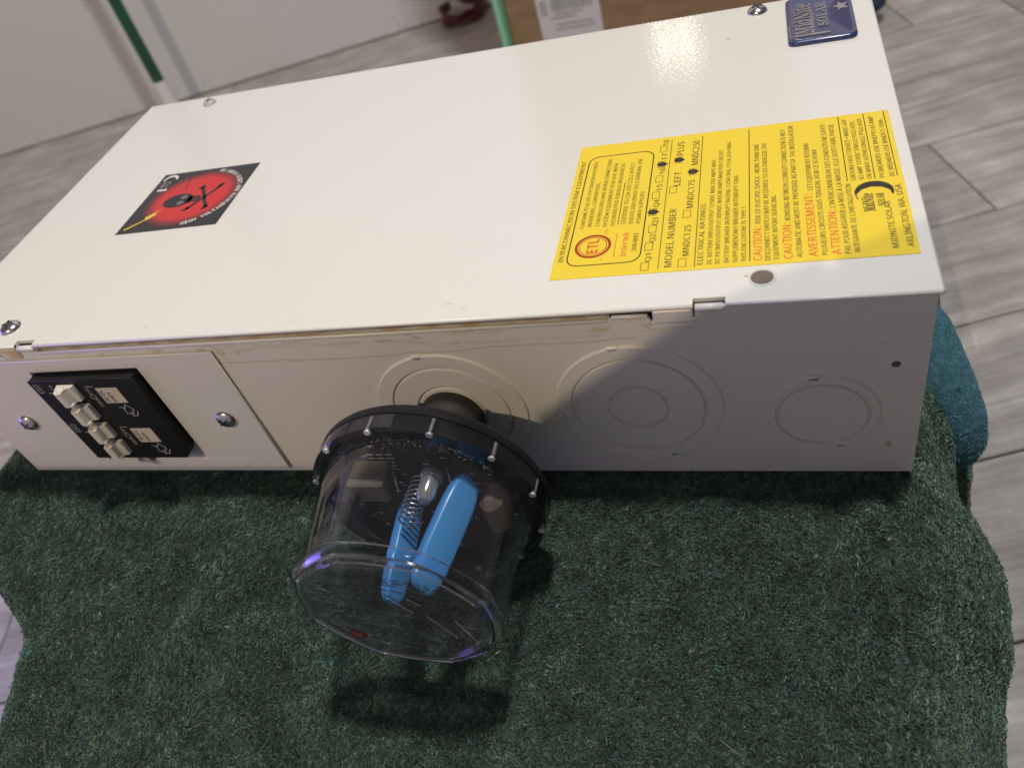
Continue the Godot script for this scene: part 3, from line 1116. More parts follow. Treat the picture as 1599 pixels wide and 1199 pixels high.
func build_hazard_sticker(lid: Node):
	var sw := 0.1275 * S
	var sh := 0.142 * S
	var o := U(0.2929, H, -0.1875)
	var basis := Basis(Vector3(0, 0, -sw), Vector3(-sh, 0, 0), Vector3(0, S, 0))
	var st := start()
	cbox(st, U(0.2219, H, -0.25125) + Vector3(0, 0.0001, 0), Vector3(sh, 0.0003, sw), 0.00005)
	var sticker := part("hazard_sticker", st, M_plain(lin(0.018, 0.017, 0.024), 0.3), lid)
	sticker.set_meta("label", "square black hazard sticker with red disc and skull")
	# the printed red disc that thins out into the black at its rim
	var g := Gradient.new()
	g.offsets = PackedFloat32Array([0.0, 0.72, 0.86, 1.0])
	g.colors = PackedColorArray([lin(0.62, 0.025, 0.03), lin(0.56, 0.02, 0.025), lin(0.22, 0.018, 0.025), lin(0.018, 0.017, 0.024)])
	var gt := GradientTexture2D.new()
	gt.gradient = g
	gt.fill = GradientTexture2D.FILL_RADIAL
	gt.fill_from = Vector2(0.5, 0.5)
	gt.fill_to = Vector2(1.0, 0.5)
	gt.width = 256
	gt.height = 256
	var m := M_plain(Color.WHITE, 0.3)
	m.albedo_texture = gt
	st = start()
	st.set_smooth_group(-1)
	var c := Vector2(0.5, 0.47)
	var disc := ellipse(c, Vector2(0.475, 0.465), 48)
	var x0 := Transform3D(basis, o + Vector3(0, 0.0003, 0))
	for i in disc.size():
		for p in [c, disc[(i + 1) % disc.size()], disc[i]]:
			st.set_uv(Vector2(0.5, 0.5) + (p - c) * Vector2(0.5 / 0.475, 0.5 / 0.465))
			st.add_vertex(x0 * Vector3(p.x, p.y, 0))
	part("red_disc", st, m, sticker)
	var xf := Transform3D(basis, o + Vector3(0, 0.00036, 0))
	st = start()
	flat(st, ellipse(Vector2(0.47, 0.60), Vector2(0.115, 0.145)), xf)
	flat(st, PackedVector2Array([Vector2(0.41, 0.50), Vector2(0.53, 0.50), Vector2(0.52, 0.40), Vector2(0.50, 0.37), Vector2(0.44, 0.37), Vector2(0.42, 0.40)]), xf)
	for b in [[0.30, 0.43, 0.66, 0.24], [0.66, 0.43, 0.30, 0.24]]:
		stroke(st, PackedVector2Array([Vector2(b[0], b[1]), Vector2(b[2], b[3])]), 0.034, xf)
		for e in [0, 2]:
			flat(st, ellipse(Vector2(b[e] + 0.015, b[e + 1]), Vector2(0.026, 0.022), 10), xf)
			flat(st, ellipse(Vector2(b[e] - 0.012, b[e + 1] + 0.02), Vector2(0.024, 0.02), 10), xf)
	stroke(st, PackedVector2Array([Vector2(0.66, 0.62), Vector2(0.90, 0.66)]), 0.008, xf)
	part("skull", st, M_plain(lin(0.014, 0.012, 0.018), 0.35), sticker)
	var xf2 := Transform3D(basis, o + Vector3(0, 0.00042, 0))
	st = start()
	flat(st, ellipse(Vector2(0.425, 0.555), Vector2(0.034, 0.034), 14), xf2)
	flat(st, ellipse(Vector2(0.52, 0.555), Vector2(0.034, 0.034), 14), xf2)
	part("eye_socket", st, M_plain(lin(0.16, 0.16, 0.17), 0.4), sticker)
	st = start()
	for k in 4:
		stroke(st, PackedVector2Array([Vector2(0.435 + k * 0.023, 0.44), Vector2(0.435 + k * 0.023, 0.39)]), 0.006, xf2)
	part("tooth_gap", st, M_plain(lin(0.4, 0.03, 0.03), 0.4), sticker)
	st = start()
	flat(st, PackedVector2Array([Vector2(0.045, 0.925), Vector2(0.062, 0.945), Vector2(0.20, 0.80), Vector2(0.235, 0.815), Vector2(0.31, 0.74), Vector2(0.36, 0.705), Vector2(0.27, 0.735), Vector2(0.275, 0.70), Vector2(0.185, 0.775), Vector2(0.185, 0.79)]), xf2)
	part("lightning_bolt", st, M_plain(lin(0.72, 0.52, 0.06), 0.4), sticker)
	# the slogan curved along the lower rim of the disc
	st = start()
	var word := "HIGH VOLTAGE"
	var a := deg_to_rad(196)
	for ch in word:
		if ch != " ":
			var d := Vector2(cos(a), sin(a))
			var p := c + d * Vector2(0.455, 0.44)
			var tb := Basis(Vector3(-d.y, d.x, 0), Vector3(-d.x, -d.y, 0), Vector3(0, 0, 1))
			letters(st, ch, Vector2(-0.02, -0.02), 0.030, 0.048, xf2 * Transform3D(tb, Vector3(p.x, p.y, 0)), "Droid Sans", 0.0, 700)
		a += 0.082
	commit_text("lettering", st, M.white_print, sticker)
	st = start()
	var r := RandomNumberGenerator.new()
	r.seed = 31
	while a < deg_to_rad(352):
		var word_len := r.randi_range(2, 5)
		for k in word_len:
			var d := Vector2(cos(a), sin(a))
			var p := c + d * Vector2(0.455, 0.44)
			var tb := Basis(Vector3(-d.y, d.x, 0), Vector3(-d.x, -d.y, 0), Vector3(0, 0, 1))
			var x2 := xf2 * Transform3D(tb, Vector3(p.x, p.y, 0))
			stroke(st, PackedVector2Array([Vector2(-0.012, -0.022), Vector2(-0.010, 0.022)]), 0.009, x2)
			if r.randf() < 0.6:
				stroke(st, PackedVector2Array([Vector2(0.008, -0.022), Vector2(0.010, 0.022)]), 0.009, x2)
			stroke(st, PackedVector2Array([Vector2(-0.012, r.randf_range(-0.02, 0.02)), Vector2(0.012, r.randf_range(-0.02, 0.02))]), 0.008, x2)
			a += 0.078
		a += 0.06
	part("fine_print", st, M.white_print, sticker)
	# the maker's moon in the upper right corner
	st = start()
	stroke(st, PackedVector2Array([Vector2(0.70, 0.93), Vector2(0.70, 0.84)]), 0.03, xf2)
	var moon := PackedVector2Array()
	for i in 12:
		var b := lerpf(-1.7, 1.9, i / 11.0)
		moon.append(Vector2(0.89 + 0.075 * cos(b), 0.885 + 0.075 * sin(b)))
	for i in 10:
		var b := lerpf(1.7, -1.5, i / 9.0)
		moon.append(Vector2(0.872 + 0.06 * cos(b), 0.885 + 0.06 * sin(b)))
	flat(st, moon, xf2)
	part("moon_mark", st, M.white_print, sticker)
	st = start()
	letters(st, "idNite", Vector2(0.735, 0.905), 0.12, 0.035, xf2, "Droid Serif")
	letters(st, "SOLAR", Vector2(0.74, 0.855), 0.11, 0.028, xf2, "Droid Serif")
	commit_text("maker_lettering", st, M.grey_print, sticker)

func build_badge(lid: Node):
	# domed plate with cast letters; the picture cuts off its far half
	var u0 := -0.4085
	var x0 := 0.9125
	var x1 := 0.982
	var len := 0.115
	var bevel := [[0.0, 0.0], [0.0, 0.0030], [0.0008, 0.0042], [0.0022, 0.0050], [0.0045, 0.0052], [0.0062, 0.0046]]
	var st := start()
	var rings := []
	for b in bevel:
		var ring := rounded(x0 + b[0], -u0 + b[0], x1 - b[0], -u0 + len - b[0], 0.008)
		var r3 := []
		for p in ring:
			r3.append(U(p.x, H + b[1] + 0.0002, -p.y))
		rings.append(r3)
	st.set_smooth_group(1)
	var mid := U((x0 + x1) / 2, H - 0.01, u0 - len / 2)
	for i in rings.size() - 1:
		var n: int = rings[i].size()
		for k in n:
			var c: Vector3 = (rings[i][k] + rings[i + 1][k]) / 2
			quad(st, rings[i][k], rings[i][(k + 1) % n], rings[i + 1][(k + 1) % n], rings[i + 1][k], (c - mid).normalized() + Vector3.UP * 0.8)
	var last: Array = rings[rings.size() - 1]
	for k in last.size():
		tri(st, U((x0 + x1) / 2, H + 0.0048, u0 - len / 2), last[k], last[(k + 1) % last.size()], Vector3.UP)
	var badge := part("badge", st, M.navy, lid)
	badge.set_meta("label", "glossy navy badge with raised silver lettering")
	var basis := Basis(Vector3(0, 0, -S), Vector3(-S, 0, 0), Vector3(0, S, 0))
	var xf := Transform3D(basis, U(x0, H + 0.0046, u0))
	st = start()
	letters(st, "MidNite", Vector2(0.0165, -0.0260), 0.0770, 0.0180, xf, "Droid Serif", 0.0020, 700)
	letters(st, "SOLAR", Vector2(0.0300, -0.0420), 0.060, 0.0105, xf, "Droid Serif", 0.0020, 700)
	commit_text("raised_lettering", st, M.silver, badge)
	st = start()
	cbox(st, Vector3(0.0130, -0.0245, 0.0006), Vector3(0.0030, 0.0370, 0.0018), 0.0004, xf)
	part("raised_bar", st, M.silver, badge)
	st = start()
	cbox(st, Vector3(0.051, -0.0268, 0.0004), Vector3(0.045, 0.0014, 0.0016), 0.0003, xf)
	part("raised_line", st, M.silver, badge)
	st = start()
	slab(st, PackedVector2Array([Vector2(0.062, -0.054), Vector2(0.070, -0.0545), Vector2(0.073, -0.048), Vector2(0.076, -0.0545), Vector2(0.084, -0.055), Vector2(0.078, -0.0585), Vector2(0.080, -0.065), Vector2(0.073, -0.061), Vector2(0.066, -0.065), Vector2(0.068, -0.0585)]), 0.002, xf * Transform3D(Basis.IDENTITY, Vector3(0, 0, 0.001)))
	part("raised_star", st, M.silver, badge)

func build_breakers(t: Node, front: Material):
	var z0 := 0.0034
	var xy := Transform3D(Basis.IDENTITY.scaled(Vector3(S, S, S)), U(0, 0, z0))
	# cover plate with an opening, made of four pieces of one sheet around it
	var st := start()
	var x0 := 0.028
	var x1 := 0.3722
	var y0 := 0.0095
	var y1 := 0.1868
	var ax := 0.1335
	var bx := 0.2745
	var ay := 0.0236
	var by := 0.1722
	var outer := PackedVector2Array([Vector2(x0, y0), Vector2(x1, y0), Vector2(x1, y1), Vector2(x0, y1), Vector2(x0, y0 + 0.00001), Vector2(ax, ay), Vector2(ax, by), Vector2(bx, by), Vector2(bx, ay), Vector2(ax, ay - 0.00001)])
	slab(st, outer, 0.0032, xy)
	var plate := part("breaker_plate", st, M.paint_plain, t)
	st = start()
	tube(st, [U(x0, y1, z0 - 0.0012), U(x1, y1, z0 - 0.0012), U(x1, y0, z0 - 0.0012)], [0.0007, 0.0007, 0.0007], 8)
	tube(st, [U(x0, y0, z0 - 0.0012), U(x1, y0, z0 - 0.0012)], [0.0006, 0.0006], 8)
	part("rolled_edge", st, M.paint_plain, plate)
	screw(plate, U(0.0671, 0.0935, z0 + 0.0004), Vector3(0, 0, 1), 0.0054)
	screw(plate, U(0.3365, 0.0923, z0 + 0.0004), Vector3(0, 0, 1), 0.0054)
	st = start()
	cbox(st, U(0.205, 0.099, -0.0005), U(0.142, 0.147, 0.001), 0.0001)
	part("opening_back", st, M_plain(lin(0.35, 0.34, 0.32), 0.6), plate)
	# two double-pole breakers, lying on their side
	var zt := 0.0145
	for k in 2:
		var ya := 0.1055 if k == 0 else 0.042
		var yb := 0.1685 if k == 0 else 0.105
		st = start()
		var out := PackedVector2Array([Vector2(0.1362, ya), Vector2(0.262, ya), Vector2(0.2715, ya + 0.014), Vector2(0.2715, yb), Vector2(0.1362, yb)]) if k == 1 else PackedVector2Array([Vector2(0.1362, ya), Vector2(0.2715, ya), Vector2(0.2715, yb), Vector2(0.1362, yb)])
		slab(st, out, zt - 0.0006, Transform3D(Basis.IDENTITY.scaled(Vector3(S, S, S)), U(0, 0, zt)))
		for e in out.size():
			var a := out[e]
			var b := out[(e + 1) % out.size()]
			tube(st, [U(a.x, a.y, zt - 0.0007), U(b.x, b.y, zt - 0.0007)], [0.00035, 0.00035], 6)
		var br := part("breaker", st, M.black, t)
		# two toggles each
		for j in 2:
			var yc := yb - 0.0155 - 0.0292 * j - (0.0 if k == 0 else -0.004)
			st = start()
			var prof := PackedVector2Array([Vector2(0.1715, 0), Vector2(0.1760, 0.0115), Vector2(0.1775, 0.0135), Vector2(0.1800, 0.0142), Vector2(0.1845, 0.0142), Vector2(0.1865, 0.0130), Vector2(0.1870, 0.0075), Vector2(0.1895, 0.0052), Vector2(0.1925, 0.0056), Vector2(0.1940, 0.0042), Vector2(0.1945, 0)])
			var th := 0.0205
			var tf := Transform3D(Basis(Vector3(S, 0, 0), Vector3(0, 0, S), Vector3(0, S, 0)), U(0, yc + th / 2, zt + 0.0002))
			slab(st, prof, th, tf)
			flat(st, prof, tf * Transform3D(Basis.IDENTITY, Vector3(0, 0, -th)))
			var tg := part("toggle", st, M.toggle, br)
			# the hollow end of the handle and its crosswise ridge
			st = start()
			lathe(st, PackedVector2Array([Vector2(0.0034, 0.0), Vector2(0.0042, 0.0012), Vector2(0.0050, 0.0)]), Transform3D(Basis(Vector3(S, 0, 0), Vector3(0, S, 0), Vector3(0, 0, S)), U(0.1825, yc + th / 2, zt + 0.0085)), 16)
			part("hollow_rim", st, M.toggle, tg)
			st = start()
			cbox(st, U(0.1830, yc - th / 2 + 0.0012, zt + 0.0075), U(0.0095, 0.0028, 0.0130), 0.0004)
			part("ridge", st, M.toggle, tg)
		# printed white sticker
		var ly := yb - 0.0235 - (0.0 if k == 0 else 0.0005)
		st = start()
		cbox(st, U(0.2310, ly, zt) + Vector3(0, 0, 0.00012), U(0.0275, 0.0228, 0.0006), 0.00005)
		var lb := part("sticker", st, M_plain(lin(0.62, 0.56, 0.46), 0.5), br)
		# print runs downwards on the breaker
		var tf2 := Transform3D(Basis(Vector3(0, S, 0), Vector3(-S, 0, 0), Vector3(0, 0, S)), U(0.2300, ly, zt + 0.0006))
		st = start()
		letters(st, "150 VDC", Vector2(-0.0098, 0.0055), 0.0185, 0.0058, tf2, "Droid Sans", 0.0, 700)
		letters(st, "MNEPV", Vector2(-0.0098, -0.0025), 0.0150, 0.0052, tf2, "Droid Sans", 0.0, 700)
		for q in [[-0.0095, -0.0055], [-0.0045, -0.002], [-0.001, 0.0035]]:
			stroke(st, PackedVector2Array([Vector2(q[0], -0.0085), Vector2(q[1], -0.0085)]), 0.0022, tf2)
		commit_text("lettering", st, M.ink, br)
		var tf3 := Transform3D(Basis(Vector3(0, S, 0), Vector3(-S, 0, 0), Vector3(0, 0, S)), U(0, yb, zt + 0.0004))
		st = start()
		letters(st, "100A", Vector2(-0.0400, -0.2105), 0.0130, 0.0045, tf3)
		letters(st, "OFF", Vector2(-0.0200, -0.2085), 0.0085, 0.0040, tf3)
		commit_text("off_lettering", st, M.grey_print, br)
		st = start()
		letters(st, "ON", Vector2(-0.0125, -0.1640), 0.0070, 0.0040, tf3)
		commit_text("on_lettering", st, M.grey_print, br)
		st = start()
		stroke(st, ellipse(Vector2(-0.0245, -0.2065), Vector2(0.0036, 0.0030), 18), 0.0009, tf3, true)
		part("off_sign", st, M.grey_print, br)
		st = start()
		stroke(st, PackedVector2Array([Vector2(-0.004, -0.1410), Vector2(-0.016, -0.1410), Vector2(-0.016, -0.1470), Vector2(-0.004, -0.1470)]), 0.0007, tf3, true)
		stroke(st, PackedVector2Array([Vector2(-0.007, -0.1440), Vector2(-0.013, -0.1440)]), 0.0008, tf3)
		stroke(st, PackedVector2Array([Vector2(-0.017, -0.1530), Vector2(-0.017, -0.1590)]), 0.0010, tf3)
		part("on_sign", st, M.grey_print, br)
		st = start()
		stroke(st, PackedVector2Array([Vector2(-0.0095, -0.2060), Vector2(-0.0095, -0.2160)]), 0.0008, tf3)
		part("tick_mark", st, M.grey_print, br)
		st = start()
		for g in [[0.045, 0.232, 0.038, 0.238], [0.038, 0.238, 0.045, 0.244], [0.045, 0.244, 0.052, 0.240], [0.052, 0.240, 0.052, 0.232], [0.052, 0.232, 0.045, 0.232], [0.0415, 0.228, 0.0435, 0.235], [0.0485, 0.247, 0.0555, 0.243], [0.0555, 0.243, 0.0555, 0.236], [0.0485, 0.2385, 0.0555, 0.2385]]:
			stroke(st, PackedVector2Array([Vector2(-g[0], -g[1]), Vector2(-g[2], -g[3])]), 0.0009, tf3)
		part("approval_sign", st, M.grey_print, br)
	# worn spots of the upper breaker's top, and the torn corner of film under the lowest toggle
	st = start()
	slab(st, PackedVector2Array([Vector2(0.181, 0.026), Vector2(0.196, 0.0255), Vector2(0.203, 0.021), Vector2(0.199, 0.031), Vector2(0.190, 0.0385), Vector2(0.183, 0.034)]), 0.0008, Transform3D(Basis.IDENTITY.scaled(Vector3(S, S, S)), U(0, 0, 0.0085)))
	part("torn_film", st, M_plain(lin(0.36, 0.34, 0.37), 0.3), plate)
# ---------------------------------------------------------------- surge arrester
func build_arrester():
	var cx := 0.594
	var cy := 0.085
	var t := thing("surge_arrester", "clear dome surge arrester with blue capsules on black base", "surge arrester", P(cx, cy, 0))
	var zf := Basis(Vector3(1, 0, 0), Vector3(0, 0, 1), Vector3(0, -1, 0)).scaled(Vector3(S, S, S))
	var ax := Transform3D(zf, Vector3.ZERO)
	# threaded neck
	var st := start()
	var prof := PackedVector2Array([Vector2(0, 0.0012), Vector2(0.0305, 0.0012), Vector2(0.031, 0.004), Vector2(0.031, 0.030), Vector2(0.034, 0.044), Vector2(0.044, 0.058), Vector2(0.062, 0.068)])
	lathe(st, prof, Transform3D(zf, U(0, 0.006, 0)), 48)
	part("threaded_neck", st, M_plain(lin(0.022, 0.021, 0.02), 0.55), t)
	st = start()
	lathe(st, PackedVector2Array([Vector2(0, 0.062), Vector2(0.070, 0.066), Vector2(0.096, 0.074), Vector2(0.1035, 0.0785), Vector2(0.1055, 0.082), Vector2(0.1055, 0.0885), Vector2(0.1035, 0.0895), Vector2(0.0, 0.0895)]), ax, 96)
	part("base_plate", st, M.black, t)
	st = start()
	cbox(st, U(0.016, 0.090, 0.073), U(0.008, 0.012, 0.010), 0.0012)
	part("base_lug", st, M.black, t)
	# gasket ring under the rim
	st = start()
	lathe(st, PackedVector2Array([Vector2(0.0905, 0.0896), Vector2(0.0990, 0.0896), Vector2(0.0990, 0.1005), Vector2(0.0905, 0.1005), Vector2(0.0905, 0.0896)]), ax, 96)
	part("gasket", st, M.black_gloss, t)
	# clear cover: thin walls between a thick rim and a thick rounded edge at its end
	st = start()
	prof = PackedVector2Array()
	for p in [[0.0938, 0.1050], [0.0934, 0.1075], [0.0925, 0.120], [0.0905, 0.150], [0.0885, 0.180], [0.0872, 0.1965]]:
		prof.append(Vector2(p[0], p[1]))
	lathe_cover(st, prof, ax)
	prof = PackedVector2Array()
	for p in [[0.0836, 0.1965], [0.0843, 0.180], [0.0863, 0.150], [0.0883, 0.120], [0.0893, 0.1050]]:
		prof.append(Vector2(p[0], p[1]))
	lathe_cover(st, prof, ax)
	lathe_cover(st, PackedVector2Array([Vector2(0.0776, 0.2098), Vector2(0.0, 0.2098)]), ax)
	lathe_cover(st, PackedVector2Array([Vector2(0.0, 0.2056), Vector2(0.0766, 0.2056)]), ax)
	var cover := part("clear_cover", st, M.clear, t)
	st = start()
	prof = PackedVector2Array()
	for p in [[0.0872, 0.1970], [0.0878, 0.2015], [0.0872, 0.2060], [0.0845, 0.2090], [0.0780, 0.2098], [0.0770, 0.2056], [0.0812, 0.2036], [0.0834, 0.1970], [0.0872, 0.1970]]:
		prof.append(Vector2(p[0], p[1]))
	lathe_cover(st, prof, ax)
	part("end_edge", st, M.clear_cover, cover)
	st = start()
	prof = PackedVector2Array()
	for p in [[0.1050, 0.0900], [0.1050, 0.1035], [0.1040, 0.1045], [0.0955, 0.1048], [0.0893, 0.1048], [0.0893, 0.0900], [0.1050, 0.0900]]:
		prof.append(Vector2(p[0], p[1]))
	lathe(st, prof, ax, 128)
	part("rim_flange", st, M.clear_cover, cover)
	# the posts and screws around the rim
	var head := start()
	for k in 12:
		var a := TAU * (k + 0.35) / 12.0
		var at := Vector3(cos(a), sin(a), 0) * 0.1020 * S
		head = start()
		tube(head, [at + U(0, 0, 0.0900), at + U(0, 0, 0.1045)], [0.0007, 0.0007], 10)
		lathe(head, PackedVector2Array([Vector2(0, 0.0004), Vector2(0.0006, 0.0003), Vector2(0.0008, 0.0007), Vector2(0.0013, 0.0006), Vector2(0.0014, 0.0)]), Transform3D(Basis(Vector3(1, 0, 0), Vector3(0, 0, 1), Vector3(0, -1, 0)), at + U(0, 0, 0.1047)), 12)
		part("rim_screw", head, M_plain(lin(0.55, 0.54, 0.56), 0.35, 0.2), t)
	# circuit board with its parts
	st = start()
	lathe(st, PackedVector2Array([Vector2(0.0, 0.0915), Vector2(0.086, 0.0915), Vector2(0.086, 0.0899), Vector2(0.0, 0.0899)]), ax, 48)
	var board := part("circuit_board", st, M_plain(lin(0.016, 0.017, 0.02), 0.35), t)
	st = start()
	var r := RandomNumberGenerator.new()
	r.seed = 12
	for k in 60:
		var a := r.randf() * TAU
		var d := sqrt(r.randf()) * 0.08
		cbox(st, U(cos(a) * d, sin(a) * d, 0.0925), U(r.randf_range(0.002, 0.006), r.randf_range(0.0015, 0.004), 0.0022), 0.0001)
	part("solder_pad", st, M.steel, board)
	st = start()
	for k in 5:
		for s in 3:
			stroke(st, PackedVector2Array([Vector2(-0.042 + s * 0.009, 0.056 - k * 0.005), Vector2(-0.036 + s * 0.009, 0.056 - k * 0.005)]), 0.0012, Transform3D(Basis.IDENTITY.scaled(Vector3(S, S, S)), U(0, 0, 0.0922)))
	part("board_print", st, M.grey_print, board)
	# terminal block
	st = start()
	cbox(st, U(-0.040, 0.036, 0.105), U(0.034, 0.024, 0.028), 0.0008)
	part("terminal_block", st, M_plain(lin(0.17, 0.145, 0.11), 0.5), t)
	st = start()
	cbox(st, U(-0.060, 0.018, 0.110), U(0.02, 0.05, 0.04), 0.0015)
	part("terminal_cover", st, M_plain(lin(0.02, 0.024, 0.04), 0.3), t)
	st = start()
	cbox(st, U(0.066, 0.004, 0.108), U(0.020, 0.044, 0.03), 0.003)
	part("brown_resistor", st, M_plain(lin(0.16, 0.12, 0.09), 0.5), t)
	# blue varistors: thick lacquered discs on edge
	varistor(t, U(0.042, 0.050, 0.1), U(0.018, 0.032, 0.196), U(0.016, -0.024, 0.006), 0.0068 * S)
	varistor(t, U(-0.016, 0.020, 0.1), U(-0.014, 0.006, 0.198), U(0.010, -0.022, 0.0), 0.0055 * S)
	# coil spring and indicator lamp between them
	st = start()
	var line := []
	var rad := []
	for k in 90:
		var a := k * 0.62
		line.append(U(0.003 + 0.009 * cos(a), 0.030 + 0.009 * sin(a), 0.10 + 0.042 * k / 90.0))
		rad.append(0.00042)
	tube(st, line, rad, 6)
	part("coil", st, M.steel, t)
	st = start()
	lathe(st, PackedVector2Array([Vector2(0, 0.134), Vector2(0.005, 0.133), Vector2(0.0082, 0.128), Vector2(0.0085, 0.110), Vector2(0.010, 0.110), Vector2(0.010, 0.106), Vector2(0, 0.106)]), Transform3D(zf, U(0.020, 0.046, 0)), 20)
	part("indicator", st, M_plain(lin(0.5, 0.5, 0.52), 0.15, 0.6), t)
	st = start()
	for w in [[-0.02, 0.05], [0.012, 0.055], [0.03, 0.052]]:
		tube(st, [U(w[0], w[1], 0.091), U(w[0] + 0.004, w[1] - 0.006, 0.105), U(w[0] + 0.010, w[1] - 0.012, 0.118)], [0.0003, 0.0003, 0.0003], 6)
	part("lead", st, M.steel, t)
	# thin label printed on the end of the cover
	var face := Transform3D(Basis.IDENTITY.scaled(Vector3(S, S, S)), U(0, 0, 0.2102))
	st = start()
	flat(st, ellipse(Vector2(0, 0), Vector2(0.0755, 0.0755), 60), face)
	var lm := M_plain(Color(0.42, 0.42, 0.42, 0.22), 0.5)
	lm.transparency = BaseMaterial3D.TRANSPARENCY_ALPHA
	var label := part("end_label", st, lm, cover)
	st = start()
	var tilt := Transform3D(Basis(Vector3(0, 0, 1), deg_to_rad(-14)), Vector3(0, 0, 0.0003))
	var y := 0.058
	while y > -0.064:
		var half := sqrt(maxf(0.0, 0.070 * 0.070 - y * y))
		var x := -half
		while x < half:
			var wlen := r.randf_range(0.003, 0.011)
			if r.randf() < 0.80:
				stroke(st, PackedVector2Array([Vector2(x, y), Vector2(minf(x + wlen, half), y)]), r.randf_range(0.0011, 0.0019), face * tilt)
			x += wlen + 0.0028
		y -= 0.0042 if r.randf() < 0.8 else 0.0085
	part("fine_print", st, M.ink, label)
	st = start()
	letters(st, "DATE", Vector2(0.048, -0.012), 0.018, 0.006, face * Transform3D(Basis(Vector3(0, 0, 1), deg_to_rad(-28)), Vector3(0, 0, 0.0006)), "Droid Sans", 0.0, 700)
	commit_text("lettering", st, M.ink, label)
	st = start()
	stroke(st, ellipse(Vector2(-0.046, -0.036), Vector2(0.0065, 0.0065), 20), 0.0022, face * Transform3D(Basis.IDENTITY, Vector3(0, 0, 0.0006)), true)
	stroke(st, PackedVector2Array([Vector2(-0.049, -0.036), Vector2(-0.043, -0.036)]), 0.004, face * Transform3D(Basis.IDENTITY, Vector3(0, 0, 0.0006)))
	part("red_mark", st, M_plain(lin(0.4, 0.03, 0.05), 0.5), label)
	# dust settled on the cover below the rim, and rubbed marks on its side
	st = start()
	for k in 300:
		var a := r.randfn(1.35, 0.55)
		var h := 0.1055 + absf(r.randfn(0.0, 0.006))
		var rad2 := lerpf(0.0945, 0.0928, clampf((h - 0.1055) / 0.015, 0, 1)) + 0.0003
		var p := U(cos(a) * rad2, sin(a) * rad2, h)
		var s := r.randf_range(0.00005, 0.00014)
		var tx := Vector3(-sin(a), cos(a), 0) * s * r.randf_range(0.7, 2.2)
		var ty := Vector3(0, 0, 1) * s
		quad(st, p - tx - ty, p + tx - ty * 0.4, p + tx * 0.6 + ty, p - tx * 0.8 + ty * 0.7, Vector3(cos(a), sin(a), 0))
	for k in 26:
		var a := r.randfn(1.95, 0.22)
		var h := r.randfn(0.165, 0.012)
		var rad2 := facet(a + 0.0, 1, 0.0) * 0.0900 + 0.0006
		var p := U(cos(a) * rad2, sin(a) * rad2, h)
		var tx := Vector3(-sin(a), cos(a), 0) * r.randf_range(0.0002, 0.0011)
		var ty := Vector3(0, 0, 1) * r.randfn(0, 0.0008)
		var w := Vector3(0, 0, 1) * 0.00004
		quad(st, p - tx - ty - w, p + tx + ty - w, p + tx + ty + w, p - tx - ty + w, Vector3(cos(a), sin(a), 0))
	var dust := part("dust", st, M_plain(lin(0.32, 0.29, 0.23), 0.9), cover)
	dust.set_meta("kind", "stuff")
	# scratches on the end face
	for s in [[-0.050, 0.040, -0.040, 0.034], [0.006, 0.030, 0.020, 0.008], [0.022, 0.030, 0.030, 0.020], [0.030, 0.004, 0.046, -0.030], [0.052, 0.0, 0.062, -0.036]]:
		st = start()
		stroke(st, PackedVector2Array([Vector2(s[0], s[1]), Vector2(s[2], s[3])]), 0.0008, face * Transform3D(Basis.IDENTITY, Vector3(0, 0, 0.0008)))
		part("scratch", st, M_plain(lin(0.6, 0.57, 0.5), 0.6), cover)

func lathe_cover(st: SurfaceTool, prof: PackedVector2Array, xf: Transform3D):
	# the cover: round at the rim, slightly eight-sided towards its end
	var segs := 128
	var sg := 1
	for i in prof.size() - 1:
		var d := prof[i + 1] - prof[i]
		if i > 0 and absf((prof[i] - prof[i - 1]).angle_to(d)) > 0.7:
			sg += 1
		st.set_smooth_group(sg)
		var nrm := Vector2(d.y, -d.x)
		var q := func(p: Vector2, a: float) -> Vector3:
			var depth := 0.035 * smoothstep(0.108, 0.15, p.y) * smoothstep(0.02, 0.07, p.x)
			var f := facet(a + 0.25, 8, depth)
			return xf * Vector3(cos(a) * p.x * f, p.y, sin(a) * p.x * f)
		for k in segs:
			var a0 := TAU * k / segs
			var a1 := TAU * (k + 1) / segs
			var am := (a0 + a1) * 0.5
			var out := xf.basis * Vector3(cos(am) * nrm.x, nrm.y, sin(am) * nrm.x)
			var p00: Vector3 = q.call(prof[i], a0)
			var p01: Vector3 = q.call(prof[i], a1)
			var p10: Vector3 = q.call(prof[i + 1], a0)
			var p11: Vector3 = q.call(prof[i + 1], a1)
			if prof[i].x > 1e-7:
				tri(st, p00, p01, p11, out)
			if prof[i + 1].x > 1e-7:
				tri(st, p00, p11, p10, out)

